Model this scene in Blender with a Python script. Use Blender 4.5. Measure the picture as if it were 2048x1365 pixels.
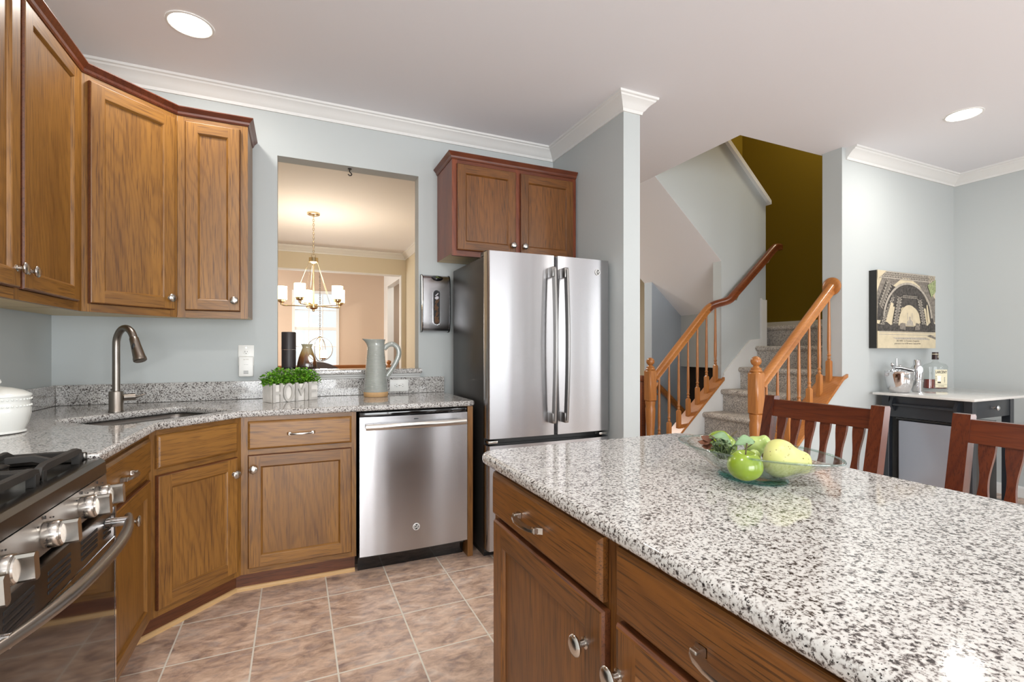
import bpy, bmesh, math, random
from math import pi, sin, cos, radians
from mathutils import Matrix, Vector
random.seed(7)
for o in list(bpy.data.objects):
    bpy.data.objects.remove(o)
S = bpy.context.scene
C = S.collection

# ------------------------------------------------------------------ camera, world, daylight, exposure
cam = bpy.data.cameras.new('camera')
cam.sensor_width = 36.0
cam.lens = 966.6 / 2048 * 36
cam.shift_y = 17.5 / 2048
cam.clip_start = 0.02
camo = bpy.data.objects.new('camera', cam)
camo.location = (0, 0, 1.2)
camo.rotation_euler = (pi / 2, 0, -radians(24.16))
C.objects.link(camo)
S.camera = camo

W = bpy.data.worlds.new('sky')
S.world = W
W.use_nodes = True
bgn = W.node_tree.nodes['Background']
bgn.inputs[0].default_value = (0.93, 0.97, 1.0, 1)
bgn.inputs[1].default_value = 1.05

S.view_settings.view_transform = 'Standard'
S.view_settings.look = 'None'
S.view_settings.exposure = 0.13
S.view_settings.gamma = 1.0
S.view_settings.use_curve_mapping = False


def lamp(name, kind, loc, energy, color=(1, 1, 1), size=0.1, size_y=None, rot=(0, 0, 0), parent=None, spot=None, spread=None):
    l = bpy.data.lights.new(name, kind)
    l.energy = energy
    l.color = color
    if kind == 'AREA':
        l.size = size
        if size_y:
            l.shape = 'RECTANGLE'
            l.size_y = size_y
        else:
            l.shape = 'DISK'
        if spread:
            l.spread = spread
    else:
        l.shadow_soft_size = size
    if spot:
        l.spot_size = spot
        l.spot_blend = 0.6
    o = bpy.data.objects.new(name, l)
    o.location = loc
    o.rotation_euler = rot
    if parent:
        o.parent = parent
        o.location = Vector(loc) - parent.location
    C.objects.link(o)
    return o


# daylight entering by the glazed doors and windows behind the camera; living and side fills are added
lamp('daylight_patio', 'AREA', (0.35, -3.16, 1.1), 185, (0.95, 0.98, 1.0), 2.6, 2.15, rot=(pi / 2, 0, 0))
lamp('living_fill', 'AREA', (-1.34, 9.1, 1.5), 40, (1.0, 0.97, 0.92), 1.1, 1.6, rot=(pi / 2, 0, -pi / 2))  # added fill brightening the far room through an unseen window
lamp('side_fill', 'AREA', (5.54, -1.4, 1.45), 44, (0.95, 0.98, 1.0), 2.2, 1.9, rot=(pi / 2, 0, pi / 2))  # added fill for the left counters, set in an unseen window
lamp('daylight_breakfast', 'AREA', (2.72, -3.16, 1.425), 24, (0.95, 0.98, 1.0), 1.1, 1.75, rot=(pi / 2, 0, 0))
lamp('daylight_corner', 'AREA', (4.75, -3.16, 1.425), 18, (0.95, 0.98, 1.0), 0.9, 1.75, rot=(pi / 2, 0, 0))


# ------------------------------------------------------------------ materials
def lin(c):
    return tuple(((v / 255) / 12.92 if v / 255 <= 0.04045 else ((v / 255 + 0.055) / 1.055) ** 2.4) for v in c) + (1,)


M = {}


def newmat(name):
    m = bpy.data.materials.new(name)
    m.use_nodes = True
    nt = m.node_tree
    return m, nt, nt.nodes['Principled BSDF'], nt.links


def ramp(nt, stops, interp='LINEAR'):
    r = nt.nodes.new('ShaderNodeValToRGB')
    r.color_ramp.interpolation = interp
    e = r.color_ramp.elements
    e[0].position, e[0].color = stops[0]
    e[1].position, e[1].color = stops[-1]
    for p, c in stops[1:-1]:
        n = e.new(p)
        n.color = c
    return r


def tc(nt, scale=(1, 1, 1), kind='Object', rnd=False):
    t = nt.nodes.new('ShaderNodeTexCoord')
    mp = nt.nodes.new('ShaderNodeMapping')
    mp.inputs['Scale'].default_value = scale
    nt.links.new(t.outputs[kind], mp.inputs['Vector'])
    if rnd:
        oi = nt.nodes.new('ShaderNodeObjectInfo')
        mu = nt.nodes.new('ShaderNodeVectorMath')
        mu.operation = 'SCALE'
        mu.inputs[0].default_value = (7.3, 3.1, 5.7)
        nt.links.new(oi.outputs['Random'], mu.inputs['Scale'])
        nt.links.new(mu.outputs[0], mp.inputs['Location'])
    return mp


def noise(nt, vec, scale, detail=2, rough=0.5, dist=0):
    n = nt.nodes.new('ShaderNodeTexNoise')
    n.inputs['Scale'].default_value = scale
    n.inputs['Detail'].default_value = detail
    n.inputs['Roughness'].default_value = rough
    n.inputs['Distortion'].default_value = dist
    nt.links.new(vec.outputs[0], n.inputs['Vector'])
    return n


def bump(nt, b, src, strength, dist=0.002):
    bm_ = nt.nodes.new('ShaderNodeBump')
    bm_.inputs['Strength'].default_value = strength
    bm_.inputs['Distance'].default_value = dist
    nt.links.new(src, bm_.inputs['Height'])
    nt.links.new(bm_.outputs[0], b.inputs['Normal'])


def mixc(nt, fac, a, b, mode='MIX'):
    m = nt.nodes.new('ShaderNodeMix')
    m.data_type = 'RGBA'
    m.blend_type = mode
    for inp, v in ((m.inputs[0], fac), (m.inputs[6], a), (m.inputs[7], b)):
        if hasattr(v, 'default_value') or hasattr(v, 'is_linked'):
            nt.links.new(v, inp)
        else:
            inp.default_value = v
    return m.outputs[2]


def plain(name, col, rough=0.5, metal=0, coat=0, spec=0.5, emit=None, es=0, vary=0.0, vs=18):
    m, nt, b, L = newmat(name)
    b.inputs['Base Color'].default_value = lin(col)
    b.inputs['Roughness'].default_value = rough
    b.inputs['Metallic'].default_value = metal
    b.inputs['Coat Weight'].default_value = coat
    b.inputs['Specular IOR Level'].default_value = spec
    if emit:
        b.inputs['Emission Color'].default_value = lin(emit)
        b.inputs['Emission Strength'].default_value = es
    if vary:
        v = tc(nt)
        n = noise(nt, v, vs, 4)
        c = lin(col)
        lo = tuple(x * (1 - vary) for x in c[:3]) + (1,)
        hi = tuple(min(1, x * (1 + vary)) for x in c[:3]) + (1,)
        r = ramp(nt, [(0.3, lo), (0.7, hi)])
        L.new(n.outputs[0], r.inputs[0])
        L.new(r.outputs[0], b.inputs['Base Color'])
    M[name] = m
    return m


def paint(name, col, rough=0.75):
    m, nt, b, L = newmat(name)
    v = tc(nt)
    n = noise(nt, v, 260, 2)
    bump(nt, b, n.outputs[0], 0.06, 0.001)
    b.inputs['Base Color'].default_value = lin(col)
    b.inputs['Roughness'].default_value = rough
    b.inputs['Specular IOR Level'].default_value = 0.25
    M[name] = m


def oak(name, axis, light, dark, pore, rough=0.38, coat=0.15, wscale=20, dist=26.0, contrast=1.0):
    """plain-sawn oak: wavy growth rings and fine pores stretched along the grain axis"""
    m, nt, b, L = newmat(name)
    st = [1, 1, 1]
    st[axis] = 0.16
    v = tc(nt, tuple(st), rnd=True)
    w = nt.nodes.new('ShaderNodeTexWave')
    w.wave_type = 'BANDS'
    w.bands_direction = 'DIAGONAL'
    w.inputs['Scale'].default_value = wscale
    w.inputs['Distortion'].default_value = dist
    w.inputs['Detail'].default_value = 2.0
    w.inputs['Detail Scale'].default_value = 0.3
    w.inputs['Detail Roughness'].default_value = 0.55
    L.new(v.outputs[0], w.inputs['Vector'])
    st2 = [1, 1, 1]
    st2[axis] = 0.025
    v2 = tc(nt, tuple(st2), rnd=True)
    n2 = noise(nt, v2, 300, 2, 0.6)
    n3 = noise(nt, v, 7, 3, 0.55, 0.4)
    r1 = ramp(nt, [(0.0, lin(dark)), (0.2, lin(tuple((a * .6 + c * .4) for a, c in zip(light, dark)))), (0.5, lin(light)), (1.0, lin(light))])
    L.new(w.outputs[0], r1.inputs[0])
    r3 = ramp(nt, [(0.28, lin(dark)), (0.62, lin(light))])
    L.new(n3.outputs[0], r3.inputs[0])
    base = mixc(nt, 0.72, r1.outputs[0], r3.outputs[0])
    r2 = ramp(nt, [(0.36, (1, 1, 1, 1)), (0.46, (0, 0, 0, 1))])
    L.new(n2.outputs[0], r2.inputs[0])
    sc = nt.nodes.new('ShaderNodeMath')
    sc.operation = 'MULTIPLY'
    sc.inputs[1].default_value = 0.7 * contrast
    L.new(r2.outputs[0], sc.inputs[0])
    col = mixc(nt, sc.outputs[0], base, lin(pore))
    L.new(col, b.inputs['Base Color'])
    b.inputs['Roughness'].default_value = rough
    b.inputs['Coat Weight'].default_value = coat
    b.inputs['Coat Roughness'].default_value = 0.25
    bump(nt, b, n2.outputs[0], 0.08, 0.001)
    M[name] = m


OL, OD, OP = (146, 101, 43), (104, 67, 27), (74, 43, 17)
oak('oak_vertical', 2, OL, OD, OP)
oak('oak_horizontal', 0, OL, OD, OP)
FL_, FD_, FP_ = (146, 101, 47), (112, 71, 31), (84, 48, 20)
oak('oak_frame_vertical', 2, FL_, FD_, FP_, dist=14)
oak('oak_frame_horizontal', 0, FL_, FD_, FP_, dist=14)
IL, ID, IP = (120, 74, 29), (82, 48, 19), (48, 28, 12)
oak('oak_island_vertical', 2, IL, ID, IP)
oak('oak_island_horizontal', 0, IL, ID, IP)
oak('cherry_trim', 0, (112, 56, 30), (80, 34, 18), (60, 24, 12), dist=2)
oak('cherry_trim_vertical', 2, (132, 66, 34), (92, 38, 18), (70, 28, 14), dist=2)
oak('rail_oak', 0, (186, 122, 62), (158, 96, 44), (134, 78, 34), dist=3, rough=0.3, coat=0.3, contrast=0.6)
oak('rail_oak_vertical', 2, (186, 122, 62), (158, 96, 44), (134, 78, 34), dist=3, rough=0.3, coat=0.3, contrast=0.6)
oak('rail_shade_dark_post', 0, (128, 66, 32), (98, 46, 22), (80, 34, 16), dist=3, rough=0.3, coat=0.3, contrast=0.6)  # shaded tone of the rail oak; also the dark hall post
oak('mahogany_vertical', 2, (100, 44, 20), (72, 26, 12), (48, 18, 10), dist=2, rough=0.25, coat=0.4, contrast=0.7)
oak('mahogany_horizontal', 1, (100, 44, 20), (72, 26, 12), (48, 18, 10), dist=2, rough=0.25, coat=0.4, contrast=0.7)
oak('plywood', 0, (216, 192, 140), (200, 172, 118), (180, 150, 98), dist=2, contrast=0.3, coat=0)
oak('toe_oak', 0, (112, 64, 36), (80, 44, 24), (58, 30, 16), dist=10, coat=0.05)
oak('shoe_mould', 0, (214, 178, 128), (196, 156, 104), (180, 138, 88), dist=2, contrast=0.3, coat=0.05)
oak('dining_floor', 0, (150, 96, 54), (120, 70, 38), (90, 50, 28), rough=0.3)

paint('wall_paint', (190, 195, 195))
paint('ceiling_paint', (233, 233, 237))
paint('trim_white', (228, 228, 226), 0.45)
paint('dining_paint', (214, 204, 182))
paint('tan_paint', (204, 182, 162))
paint('gold_paint', (126, 105, 24))
paint('blue_gray_paint', (168, 176, 184))


def granite():
    m, nt, b, L = newmat('granite')
    v = tc(nt)
    n = noise(nt, v, 165, 4, 0.6, 0.3)
    nb = noise(nt, v, 40, 2, 0.5)
    ad = nt.nodes.new('ShaderNodeMath')
    ad.operation = 'MULTIPLY_ADD'
    ad.inputs[1].default_value = 0.16
    L.new(nb.outputs[0], ad.inputs[0])
    L.new(n.outputs[0], ad.inputs[2])
    r = ramp(nt, [(0.43, lin((50, 45, 44))), (0.485, lin((108, 101, 98))), (0.535, lin((166, 162, 158))), (0.60, lin((198, 196, 193))), (1.0, lin((215, 214, 211)))])
    L.new(ad.outputs[0], r.inputs[0])
    n2 = noise(nt, v, 260, 2, 0.5)
    r2 = ramp(nt, [(0.34, (1, 1, 1, 1)), (0.38, (0, 0, 0, 1))])
    L.new(n2.outputs[0], r2.inputs[0])
    col = mixc(nt, r2.outputs[0], r.outputs[0], lin((44, 40, 38)))
    L.new(col, b.inputs['Base Color'])
    b.inputs['Roughness'].default_value = 0.06
    M['granite'] = m


granite()


def steel(name, col, rough, aniso=0.75, streak=0.25):
    m, nt, b, L = newmat(name)
    v = tc(nt, (3, 3, 400))
    n = noise(nt, v, 1.0, 2)
    r = nt.nodes.new('ShaderNodeMapRange')
    r.inputs[3].default_value = rough * (1 - streak)
    r.inputs[4].default_value = rough * (1 + streak)
    L.new(n.outputs[0], r.inputs[0])
    L.new(r.outputs[0], b.inputs['Roughness'])
    b.inputs['Base Color'].default_value = lin(col)
    b.inputs['Metallic'].default_value = 1.0
    b.inputs['Anisotropic'].default_value = aniso
    b.inputs['Anisotropic Rotation'].default_value = 0.25
    t = nt.nodes.new('ShaderNodeTangent')
    t.direction_type = 'RADIAL'
    t.axis = 'Z'
    L.new(t.outputs[0], b.inputs['Tangent'])
    v2 = tc(nt, (7, 7, 0.35))
    n2 = noise(nt, v2, 1.2, 1)
    bump(nt, b, n2.outputs[0], 0.25, 0.006)
    M[name] = m


steel('stainless', (182, 181, 183), 0.25, 0.85, 0.0)
steel('stainless_dark', (104, 98, 92), 0.3, 0.75, 0.0)
plain('handle_steel', (150, 148, 146), 0.3, 1.0)
plain('panel_steel', (176, 172, 168), 0.34, 1.0)
plain('void_shade', (44, 36, 30), 0.9)
plain('nickel', (196, 192, 186), 0.22, 1.0)
plain('brushed_nickel', (150, 142, 134), 0.32, 1.0)
plain('chrome', (220, 220, 222), 0.06, 1.0)
plain('brass_nickel', (208, 190, 156), 0.25, 1.0)
plain('black_plastic', (22, 22, 23), 0.3)
plain('black_gloss', (14, 14, 15), 0.08, 0, 0.5)
plain('charcoal_case', (58, 57, 56), 0.38, 0.3)
plain('cast_iron', (50, 48, 46), 0.55, 0.2, vary=0.2)
plain('cooktop_steel', (86, 82, 78), 0.22, 0.9)
plain('sink_steel', (128, 124, 120), 0.35, 0.9)
plain('white_plastic', (236, 236, 232), 0.35)
plain('white_ceramic', (236, 238, 234), 0.15, 0, 0.5)
plain('slot_dark', (30, 30, 32), 0.6)
plain('grey_glaze', (156, 160, 154), 0.12, 0, 0.6, vary=0.05)
plain('raw_clay', (196, 158, 112), 0.7, vary=0.08)
plain('speaker_black', (52, 46, 46), 0.45)
plain('black_paint', (34, 38, 44), 0.35, 0, 0.1)
plain('fridge_grey', (158, 162, 172), 0.35, 0.55)
plain('apple_green', (126, 150, 38), 0.25, 0, 0.4, vary=0.15)
plain('stem_brown', (86, 74, 52), 0.7)
plain('leaf_pale', (120, 148, 108), 0.5, vary=0.15)
plain('dry_leaf', (98, 58, 38), 0.7, vary=0.25)
plain('grape_green', (172, 192, 112), 0.25, 0, 0.3, vary=0.1)
plain('sprig_green', (84, 98, 64), 0.6, vary=0.45)
plain('canvas_edge', (38, 38, 36), 0.7)
plain('canvas_cream', (206, 193, 164), 0.8, vary=0.08)
plain('badge_white', (232, 232, 230), 0.3, 0.3)
plain('print_dark', (72, 68, 64), 0.8, vary=0.55, vs=60)
plain('print_mid', (124, 117, 108), 0.8, vary=0.4, vs=55)
plain('print_light', (170, 162, 150), 0.8, vary=0.2, vs=60)
plain('print_green', (150, 160, 116), 0.8, vary=0.45, vs=70)
plain('paper_cream', (228, 220, 192), 0.7)
plain('ink', (40, 36, 34), 0.7)
plain('whiskey', (112, 34, 16), 0.1, 0, 0.5)
plain('bottle_cap', (46, 22, 22), 0.35)
plain('bag_paper', (98, 72, 50), 0.7, vary=0.4)
plain('bag_white', (206, 204, 210), 0.6, vary=0.1)
plain('badge_green', (96, 110, 60), 0.5)
plain('chair_leather', (88, 62, 46), 0.4)
plain('marble_top', (214, 212, 208), 0.12, 0, 0.4, vary=0.05)
plain('shade_glow', (255, 246, 230), 0.4, emit=(255, 226, 180), es=5.5)
plain('lens_glow', (255, 252, 244), 0.4, emit=(255, 246, 228), es=14)
plain('candle_glow', (255, 250, 240), 0.4, emit=(255, 240, 215), es=4)
plain('silver_wood', (190, 186, 180), 0.5, 0.1, vary=0.12)
plain('whitewash', (226, 222, 216), 0.7, vary=0.08)
plain('soil_dark', (60, 50, 40), 0.9, vary=0.2)


def glassy(name, tint, gloss_rough=0.0, fres=1.45):
    m = bpy.data.materials.new(name)
    m.use_nodes = True
    nt = m.node_tree
    nt.nodes.remove(nt.nodes['Principled BSDF'])
    out = nt.nodes['Material Output']
    t = nt.nodes.new('ShaderNodeBsdfTransparent')
    t.inputs[0].default_value = tint + (1,)
    g = nt.nodes.new('ShaderNodeBsdfGlossy')
    g.inputs['Roughness'].default_value = gloss_rough
    lw = nt.nodes.new('ShaderNodeLayerWeight')
    lw.inputs['Blend'].default_value = 0.5
    pw = nt.nodes.new('ShaderNodeMath')
    pw.operation = 'POWER'
    pw.inputs[1].default_value = 4.0
    nt.links.new(lw.outputs['Facing'], pw.inputs[0])
    f = nt.nodes.new('ShaderNodeMath')
    f.operation = 'MULTIPLY_ADD'
    f.inputs[1].default_value = 0.55
    f.inputs[2].default_value = ((fres - 1) / (fres + 1)) ** 2
    nt.links.new(pw.outputs[0], f.inputs[0])
    mx = nt.nodes.new('ShaderNodeMixShader')
    nt.links.new(f.outputs[0], mx.inputs[0])
    nt.links.new(t.outputs[0], mx.inputs[1])
    nt.links.new(g.outputs[0], mx.inputs[2])
    nt.links.new(mx.outputs[0], out.inputs[0])
    M[name] = m


glassy('window_glass', (0.97, 0.985, 0.985))
glassy('bowl_glass', (0.93, 0.96, 0.95), 0.03, 1.75)
glassy('bowl_rim_glass', (0.80, 0.89, 0.87), 0.05, 2.2)
glassy('bowl_foot_glass', (0.52, 0.78, 0.76), 0.05, 2.0)
glassy('bottle_glass', (0.93, 0.94, 0.93), 0.0, 1.45)


def tile():
    m, nt, b, L = newmat('floor_tile')
    t = nt.nodes.new('ShaderNodeTexCoord')
    sx = nt.nodes.new('ShaderNodeSeparateXYZ')
    L.new(t.outputs['Object'], sx.inputs[0])

    def mth(op, a, bb):
        n = nt.nodes.new('ShaderNodeMath')
        n.operation = op
        for i, q in enumerate((a, bb)):
            if q is None:
                continue
            if hasattr(q, 'is_linked'):
                L.new(q, n.inputs[i])
            else:
                n.inputs[i].default_value = q
        return n.outputs[0]
    ids = []
    lines = []
    for k, off, size in ((0, 0.146, 0.2985), (1, 2.204, 0.3075)):
        u = mth('DIVIDE', mth('SUBTRACT', sx.outputs[k], off), size)
        fr = mth('FRACT', u, None)
        ids.append(mth('FLOOR', u, None))
        d = mth('MINIMUM', fr, mth('SUBTRACT', 1.0, fr))
        lines.append(mth('LESS_THAN', d, 0.0105))
    g = mth('MAXIMUM', lines[0], lines[1])
    cx = nt.nodes.new('ShaderNodeCombineXYZ')
    L.new(ids[0], cx.inputs[0])
    L.new(ids[1], cx.inputs[1])
    wn = nt.nodes.new('ShaderNodeTexWhiteNoise')
    L.new(cx.outputs[0], wn.inputs['Vector'])
    sc = nt.nodes.new('ShaderNodeVectorMath')
    sc.operation = 'SCALE'
    sc.inputs['Scale'].default_value = 5
    L.new(wn.outputs['Color'], sc.inputs[0])
    ad = nt.nodes.new('ShaderNodeVectorMath')
    ad.operation = 'ADD'
    L.new(t.outputs['Object'], ad.inputs[0])
    L.new(sc.outputs[0], ad.inputs[1])
    mp = nt.nodes.new('ShaderNodeMapping')
    mp.inputs['Scale'].default_value = (1, 1.8, 1)
    mp.inputs['Rotation'].default_value = (0, 0, 0.6)
    L.new(ad.outputs[0], mp.inputs[0])
    n1 = noise(nt, mp, 7, 6, 0.62, 0.8)
    n2 = noise(nt, mp, 16, 4, 0.6, 0.4)
    r1 = ramp(nt, [(0.30, lin((116, 94, 86))), (0.43, lin((178, 150, 132))), (0.54, lin((212, 184, 164))), (0.70, lin((230, 216, 204)))])
    L.new(n1.outputs[0], r1.inputs[0])
    r2 = ramp(nt, [(0.36, lin((142, 128, 126))), (0.5, lin((200, 170, 148))), (0.64, lin((234, 204, 178)))])
    L.new(n2.outputs[0], r2.inputs[0])
    base = mixc(nt, 0.45, r1.outputs[0], r2.outputs[0])
    col = mixc(nt, g, base, lin((224, 218, 204)))
    L.new(col, b.inputs['Base Color'])
    rr = nt.nodes.new('ShaderNodeMapRange')
    rr.inputs[3].default_value = 0.32
    rr.inputs[4].default_value = 0.8
    L.new(g, rr.inputs[0])
    L.new(rr.outputs[0], b.inputs['Roughness'])
    inv = mth('SUBTRACT', 1.0, g)
    bump(nt, b, inv, 0.5, 0.003)
    M['floor_tile'] = m


tile()


def carpet():
    m, nt, b, L = newmat('carpet')
    v = tc(nt)
    vo = nt.nodes.new('ShaderNodeTexVoronoi')
    vo.inputs['Scale'].default_value = 150
    L.new(v.outputs[0], vo.inputs['Vector'])
    sp = nt.nodes.new('ShaderNodeSeparateColor')
    L.new(vo.outputs['Color'], sp.inputs[0])
    r = ramp(nt, [(0.0, lin((152, 146, 141))), (0.3, lin((192, 186, 179))), (0.6, lin((218, 210, 201))), (1.0, lin((236, 229, 220)))])
    L.new(sp.outputs[0], r.inputs[0])
    rd = ramp(nt, [(0.2, (1, 1, 1, 1)), (0.9, (0.62, 0.60, 0.58, 1))])
    L.new(vo.outputs['Distance'], rd.inputs[0])
    col = mixc(nt, 0.8, r.outputs[0], rd.outputs[0], 'MULTIPLY')
    L.new(col, b.inputs['Base Color'])
    b.inputs['Roughness'].default_value = 0.95
    b.inputs['Specular IOR Level'].default_value = 0.1
    inv = nt.nodes.new('ShaderNodeMath')
    inv.operation = 'SUBTRACT'
    inv.inputs[0].default_value = 1.0
    L.new(vo.outputs['Distance'], inv.inputs[1])
    bump(nt, b, inv.outputs[0], 0.9, 0.006)
    M['carpet'] = m


carpet()


def foliage():
    m, nt, b, L = newmat('box_leaf')
    v = tc(nt)
    n = noise(nt, v, 70, 2)
    r = ramp(nt, [(0.3, lin((44, 92, 14))), (0.5, lin((92, 150, 32))), (0.72, lin((150, 196, 70)))])
    L.new(n.outputs[0], r.inputs[0])
    L.new(r.outputs[0], b.inputs['Base Color'])
    b.inputs['Roughness'].default_value = 0.4
    M['box_leaf'] = m


foliage()


def pear_skin():
    m, nt, b, L = newmat('pear_skin')
    v = tc(nt)
    vo = nt.nodes.new('ShaderNodeTexVoronoi')
    vo.inputs['Scale'].default_value = 110
    L.new(v.outputs[0], vo.inputs['Vector'])
    r = ramp(nt, [(0.14, (1, 1, 1, 1)), (0.20, (0, 0, 0, 1))])
    L.new(vo.outputs['Distance'], r.inputs[0])
    n = noise(nt, v, 14, 2)
    r2 = ramp(nt, [(0.46, (0, 0, 0, 1)), (0.54, (1, 1, 1, 1))])
    L.new(n.outputs[0], r2.inputs[0])
    f = nt.nodes.new('ShaderNodeMath')
    f.operation = 'MULTIPLY'
    L.new(r.outputs[0], f.inputs[0])
    L.new(r2.outputs[0], f.inputs[1])
    r3 = ramp(nt, [(0.3, lin((190, 194, 112))), (0.7, lin((208, 204, 136)))])
    L.new(n.outputs[0], r3.inputs[0])
    L.new(mixc(nt, f.outputs[0], r3.outputs[0], lin((120, 104, 60))), b.inputs['Base Color'])
    b.inputs['Roughness'].default_value = 0.4
    M['pear_skin'] = m


pear_skin()


def vase_glaze():
    m, nt, b, L = newmat('vase_glaze')
    t = nt.nodes.new('ShaderNodeTexCoord')
    sx = nt.nodes.new('ShaderNodeSeparateXYZ')
    L.new(t.outputs['Object'], sx.inputs[0])
    mp = tc(nt, (60, 60, 6))
    n = noise(nt, mp, 1.0, 2)
    ma = nt.nodes.new('ShaderNodeMath')
    ma.operation = 'MULTIPLY_ADD'
    ma.inputs[1].default_value = 0.09
    L.new(n.outputs[0], ma.inputs[0])
    L.new(sx.outputs[2], ma.inputs[2])
    r = ramp(nt, [(0.06, lin((52, 34, 26))), (0.12, lin((112, 68, 34))), (0.15, lin((150, 122, 74))), (0.2, lin((166, 158, 130)))])
    L.new(ma.outputs[0], r.inputs[0])
    L.new(r.outputs[0], b.inputs['Base Color'])
    b.inputs['Roughness'].default_value = 0.1
    b.inputs['Coat Weight'].default_value = 0.6
    M['vase_glaze'] = m


vase_glaze()

# ------------------------------------------------------------------ mesh helpers
WM = {}


def box(bm, x0, y0, z0, x1, y1, z1, bev=0.0, seg=2, mi=0, mat=None):
    x0, x1 = min(x0, x1), max(x0, x1)
    y0, y1 = min(y0, y1), max(y0, y1)
    z0, z1 = min(z0, z1), max(z0, z1)
    r = bmesh.ops.create_cube(bm, size=1)
    vs = r['verts']
    for v in vs:
        v.co = Vector(((x0 + x1) / 2 + v.co.x * (x1 - x0), (y0 + y1) / 2 + v.co.y * (y1 - y0), (z0 + z1) / 2 + v.co.z * (z1 - z0)))
    fs = list({f for v in vs for f in v.link_faces})
    for f in fs:
        f.material_index = mi
    if bev > 0:
        bev = min(bev, 0.49 * min(x1 - x0, y1 - y0, z1 - z0))
        es = list({e for v in vs for e in v.link_edges})
        rr = bmesh.ops.bevel(bm, geom=es, offset=bev, segments=seg, profile=0.5, affect='EDGES', clamp_overlap=True)
        vs = list({v for f in rr['faces'] for v in f.verts} | {v for v in vs if v.is_valid})
        for f in rr['faces']:
            f.material_index = mi
    if mat is not None:
        bmesh.ops.transform(bm, matrix=mat, verts=vs)
    return vs


def prism(bm, poly, axis, a, b, mi=0):
    """extrude a 2-D polygon along an axis; axis 'x': poly is (y,z), 'y': (x,z), 'z': (x,y)"""
    def P(p, t):
        return {'x': (t, p[0], p[1]), 'y': (p[0], t, p[1]), 'z': (p[0], p[1], t)}[axis]
    v0 = [bm.verts.new(P(p, a)) for p in poly]
    v1 = [bm.verts.new(P(p, b)) for p in poly]
    fs = [bm.faces.new(v0), bm.faces.new(v1)]
    n = len(poly)
    for i in range(n):
        fs.append(bm.faces.new((v0[i], v0[(i + 1) % n], v1[(i + 1) % n], v1[i])))
    for f in fs:
        f.material_index = mi
    bmesh.ops.recalc_face_normals(bm, faces=fs)
    return v0 + v1


def lathe(bm, prof, seg=24, mat=None, mi=0, cap=True, ell=(1, 1)):
    rings = []
    for r, z in prof:
        rings.append([bm.verts.new((r * cos(2 * pi * k / seg) * ell[0], r * sin(2 * pi * k / seg) * ell[1], z)) for k in range(seg)])
    fs = []
    for a, b in zip(rings, rings[1:]):
        for k in range(seg):
            fs.append(bm.faces.new((a[k], a[(k + 1) % seg], b[(k + 1) % seg], b[k])))
    if cap:
        fs.append(bm.faces.new(list(reversed(rings[0]))))
        fs.append(bm.faces.new(rings[-1]))
    for f in fs:
        f.material_index = mi
    bmesh.ops.recalc_face_normals(bm, faces=fs)
    vs = [v for r in rings for v in r]
    if mat is not None:
        bmesh.ops.transform(bm, matrix=mat, verts=vs)
    return vs


def catmull(pts, n=6):
    P = [Vector(p) for p in pts]
    P = [P[0] * 2 - P[1]] + P + [P[-1] * 2 - P[-2]]
    out = []
    for i in range(1, len(P) - 2):
        for k in range(n):
            t = k / n
            a, b, c, d = P[i - 1], P[i], P[i + 1], P[i + 2]
            out.append(0.5 * ((2 * b) + (c - a) * t + (2 * a - 5 * b + 4 * c - d) * t * t + (3 * b - a - 3 * c + d) * t ** 3))
    out.append(P[-2])
    return out


def tube(bm, pts, rad, seg=10, sec=None, mi=0, closed=False, up=(0, 0, 1)):
    """tube along a polyline; sec is an optional list of 2-D section points scaled by rad"""
    pts = [Vector(p) for p in pts]
    n = len(pts)
    if not hasattr(rad, '__len__'):
        rad = [rad] * n
    rings = []
    prev = None
    for i, p in enumerate(pts):
        if closed:
            t = pts[(i + 1) % n] - pts[i - 1]
        else:
            t = pts[min(i + 1, n - 1)] - pts[max(i - 1, 0)]
        t.normalize()
        if prev is None:
            ref = Vector(up) if abs(t.dot(Vector(up))) < 0.95 else Vector((1, 0, 0))
            nx = t.cross(ref).normalized()
        else:
            nx = (prev - t * prev.dot(t)).normalized()
        prev = nx
        ny = nx.cross(t).normalized()
        if sec:
            ring = [bm.verts.new(p + (nx * a + ny * b) * rad[i]) for a, b in sec]
        else:
            ring = [bm.verts.new(p + (nx * cos(2 * pi * k / seg) + ny * sin(2 * pi * k / seg)) * rad[i]) for k in range(seg)]
        rings.append(ring)
    m = len(rings[0])
    fs = []
    pairs = list(zip(rings, rings[1:])) + ([(rings[-1], rings[0])] if closed else [])
    for a, b in pairs:
        for k in range(m):
            fs.append(bm.faces.new((a[k], a[(k + 1) % m], b[(k + 1) % m], b[k])))
    if not closed:
        fs.append(bm.faces.new(list(reversed(rings[0]))))
        fs.append(bm.faces.new(rings[-1]))
    for f in fs:
        f.material_index = mi
    bmesh.ops.recalc_face_normals(bm, faces=fs)
    return [v for r in rings for v in r]


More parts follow.
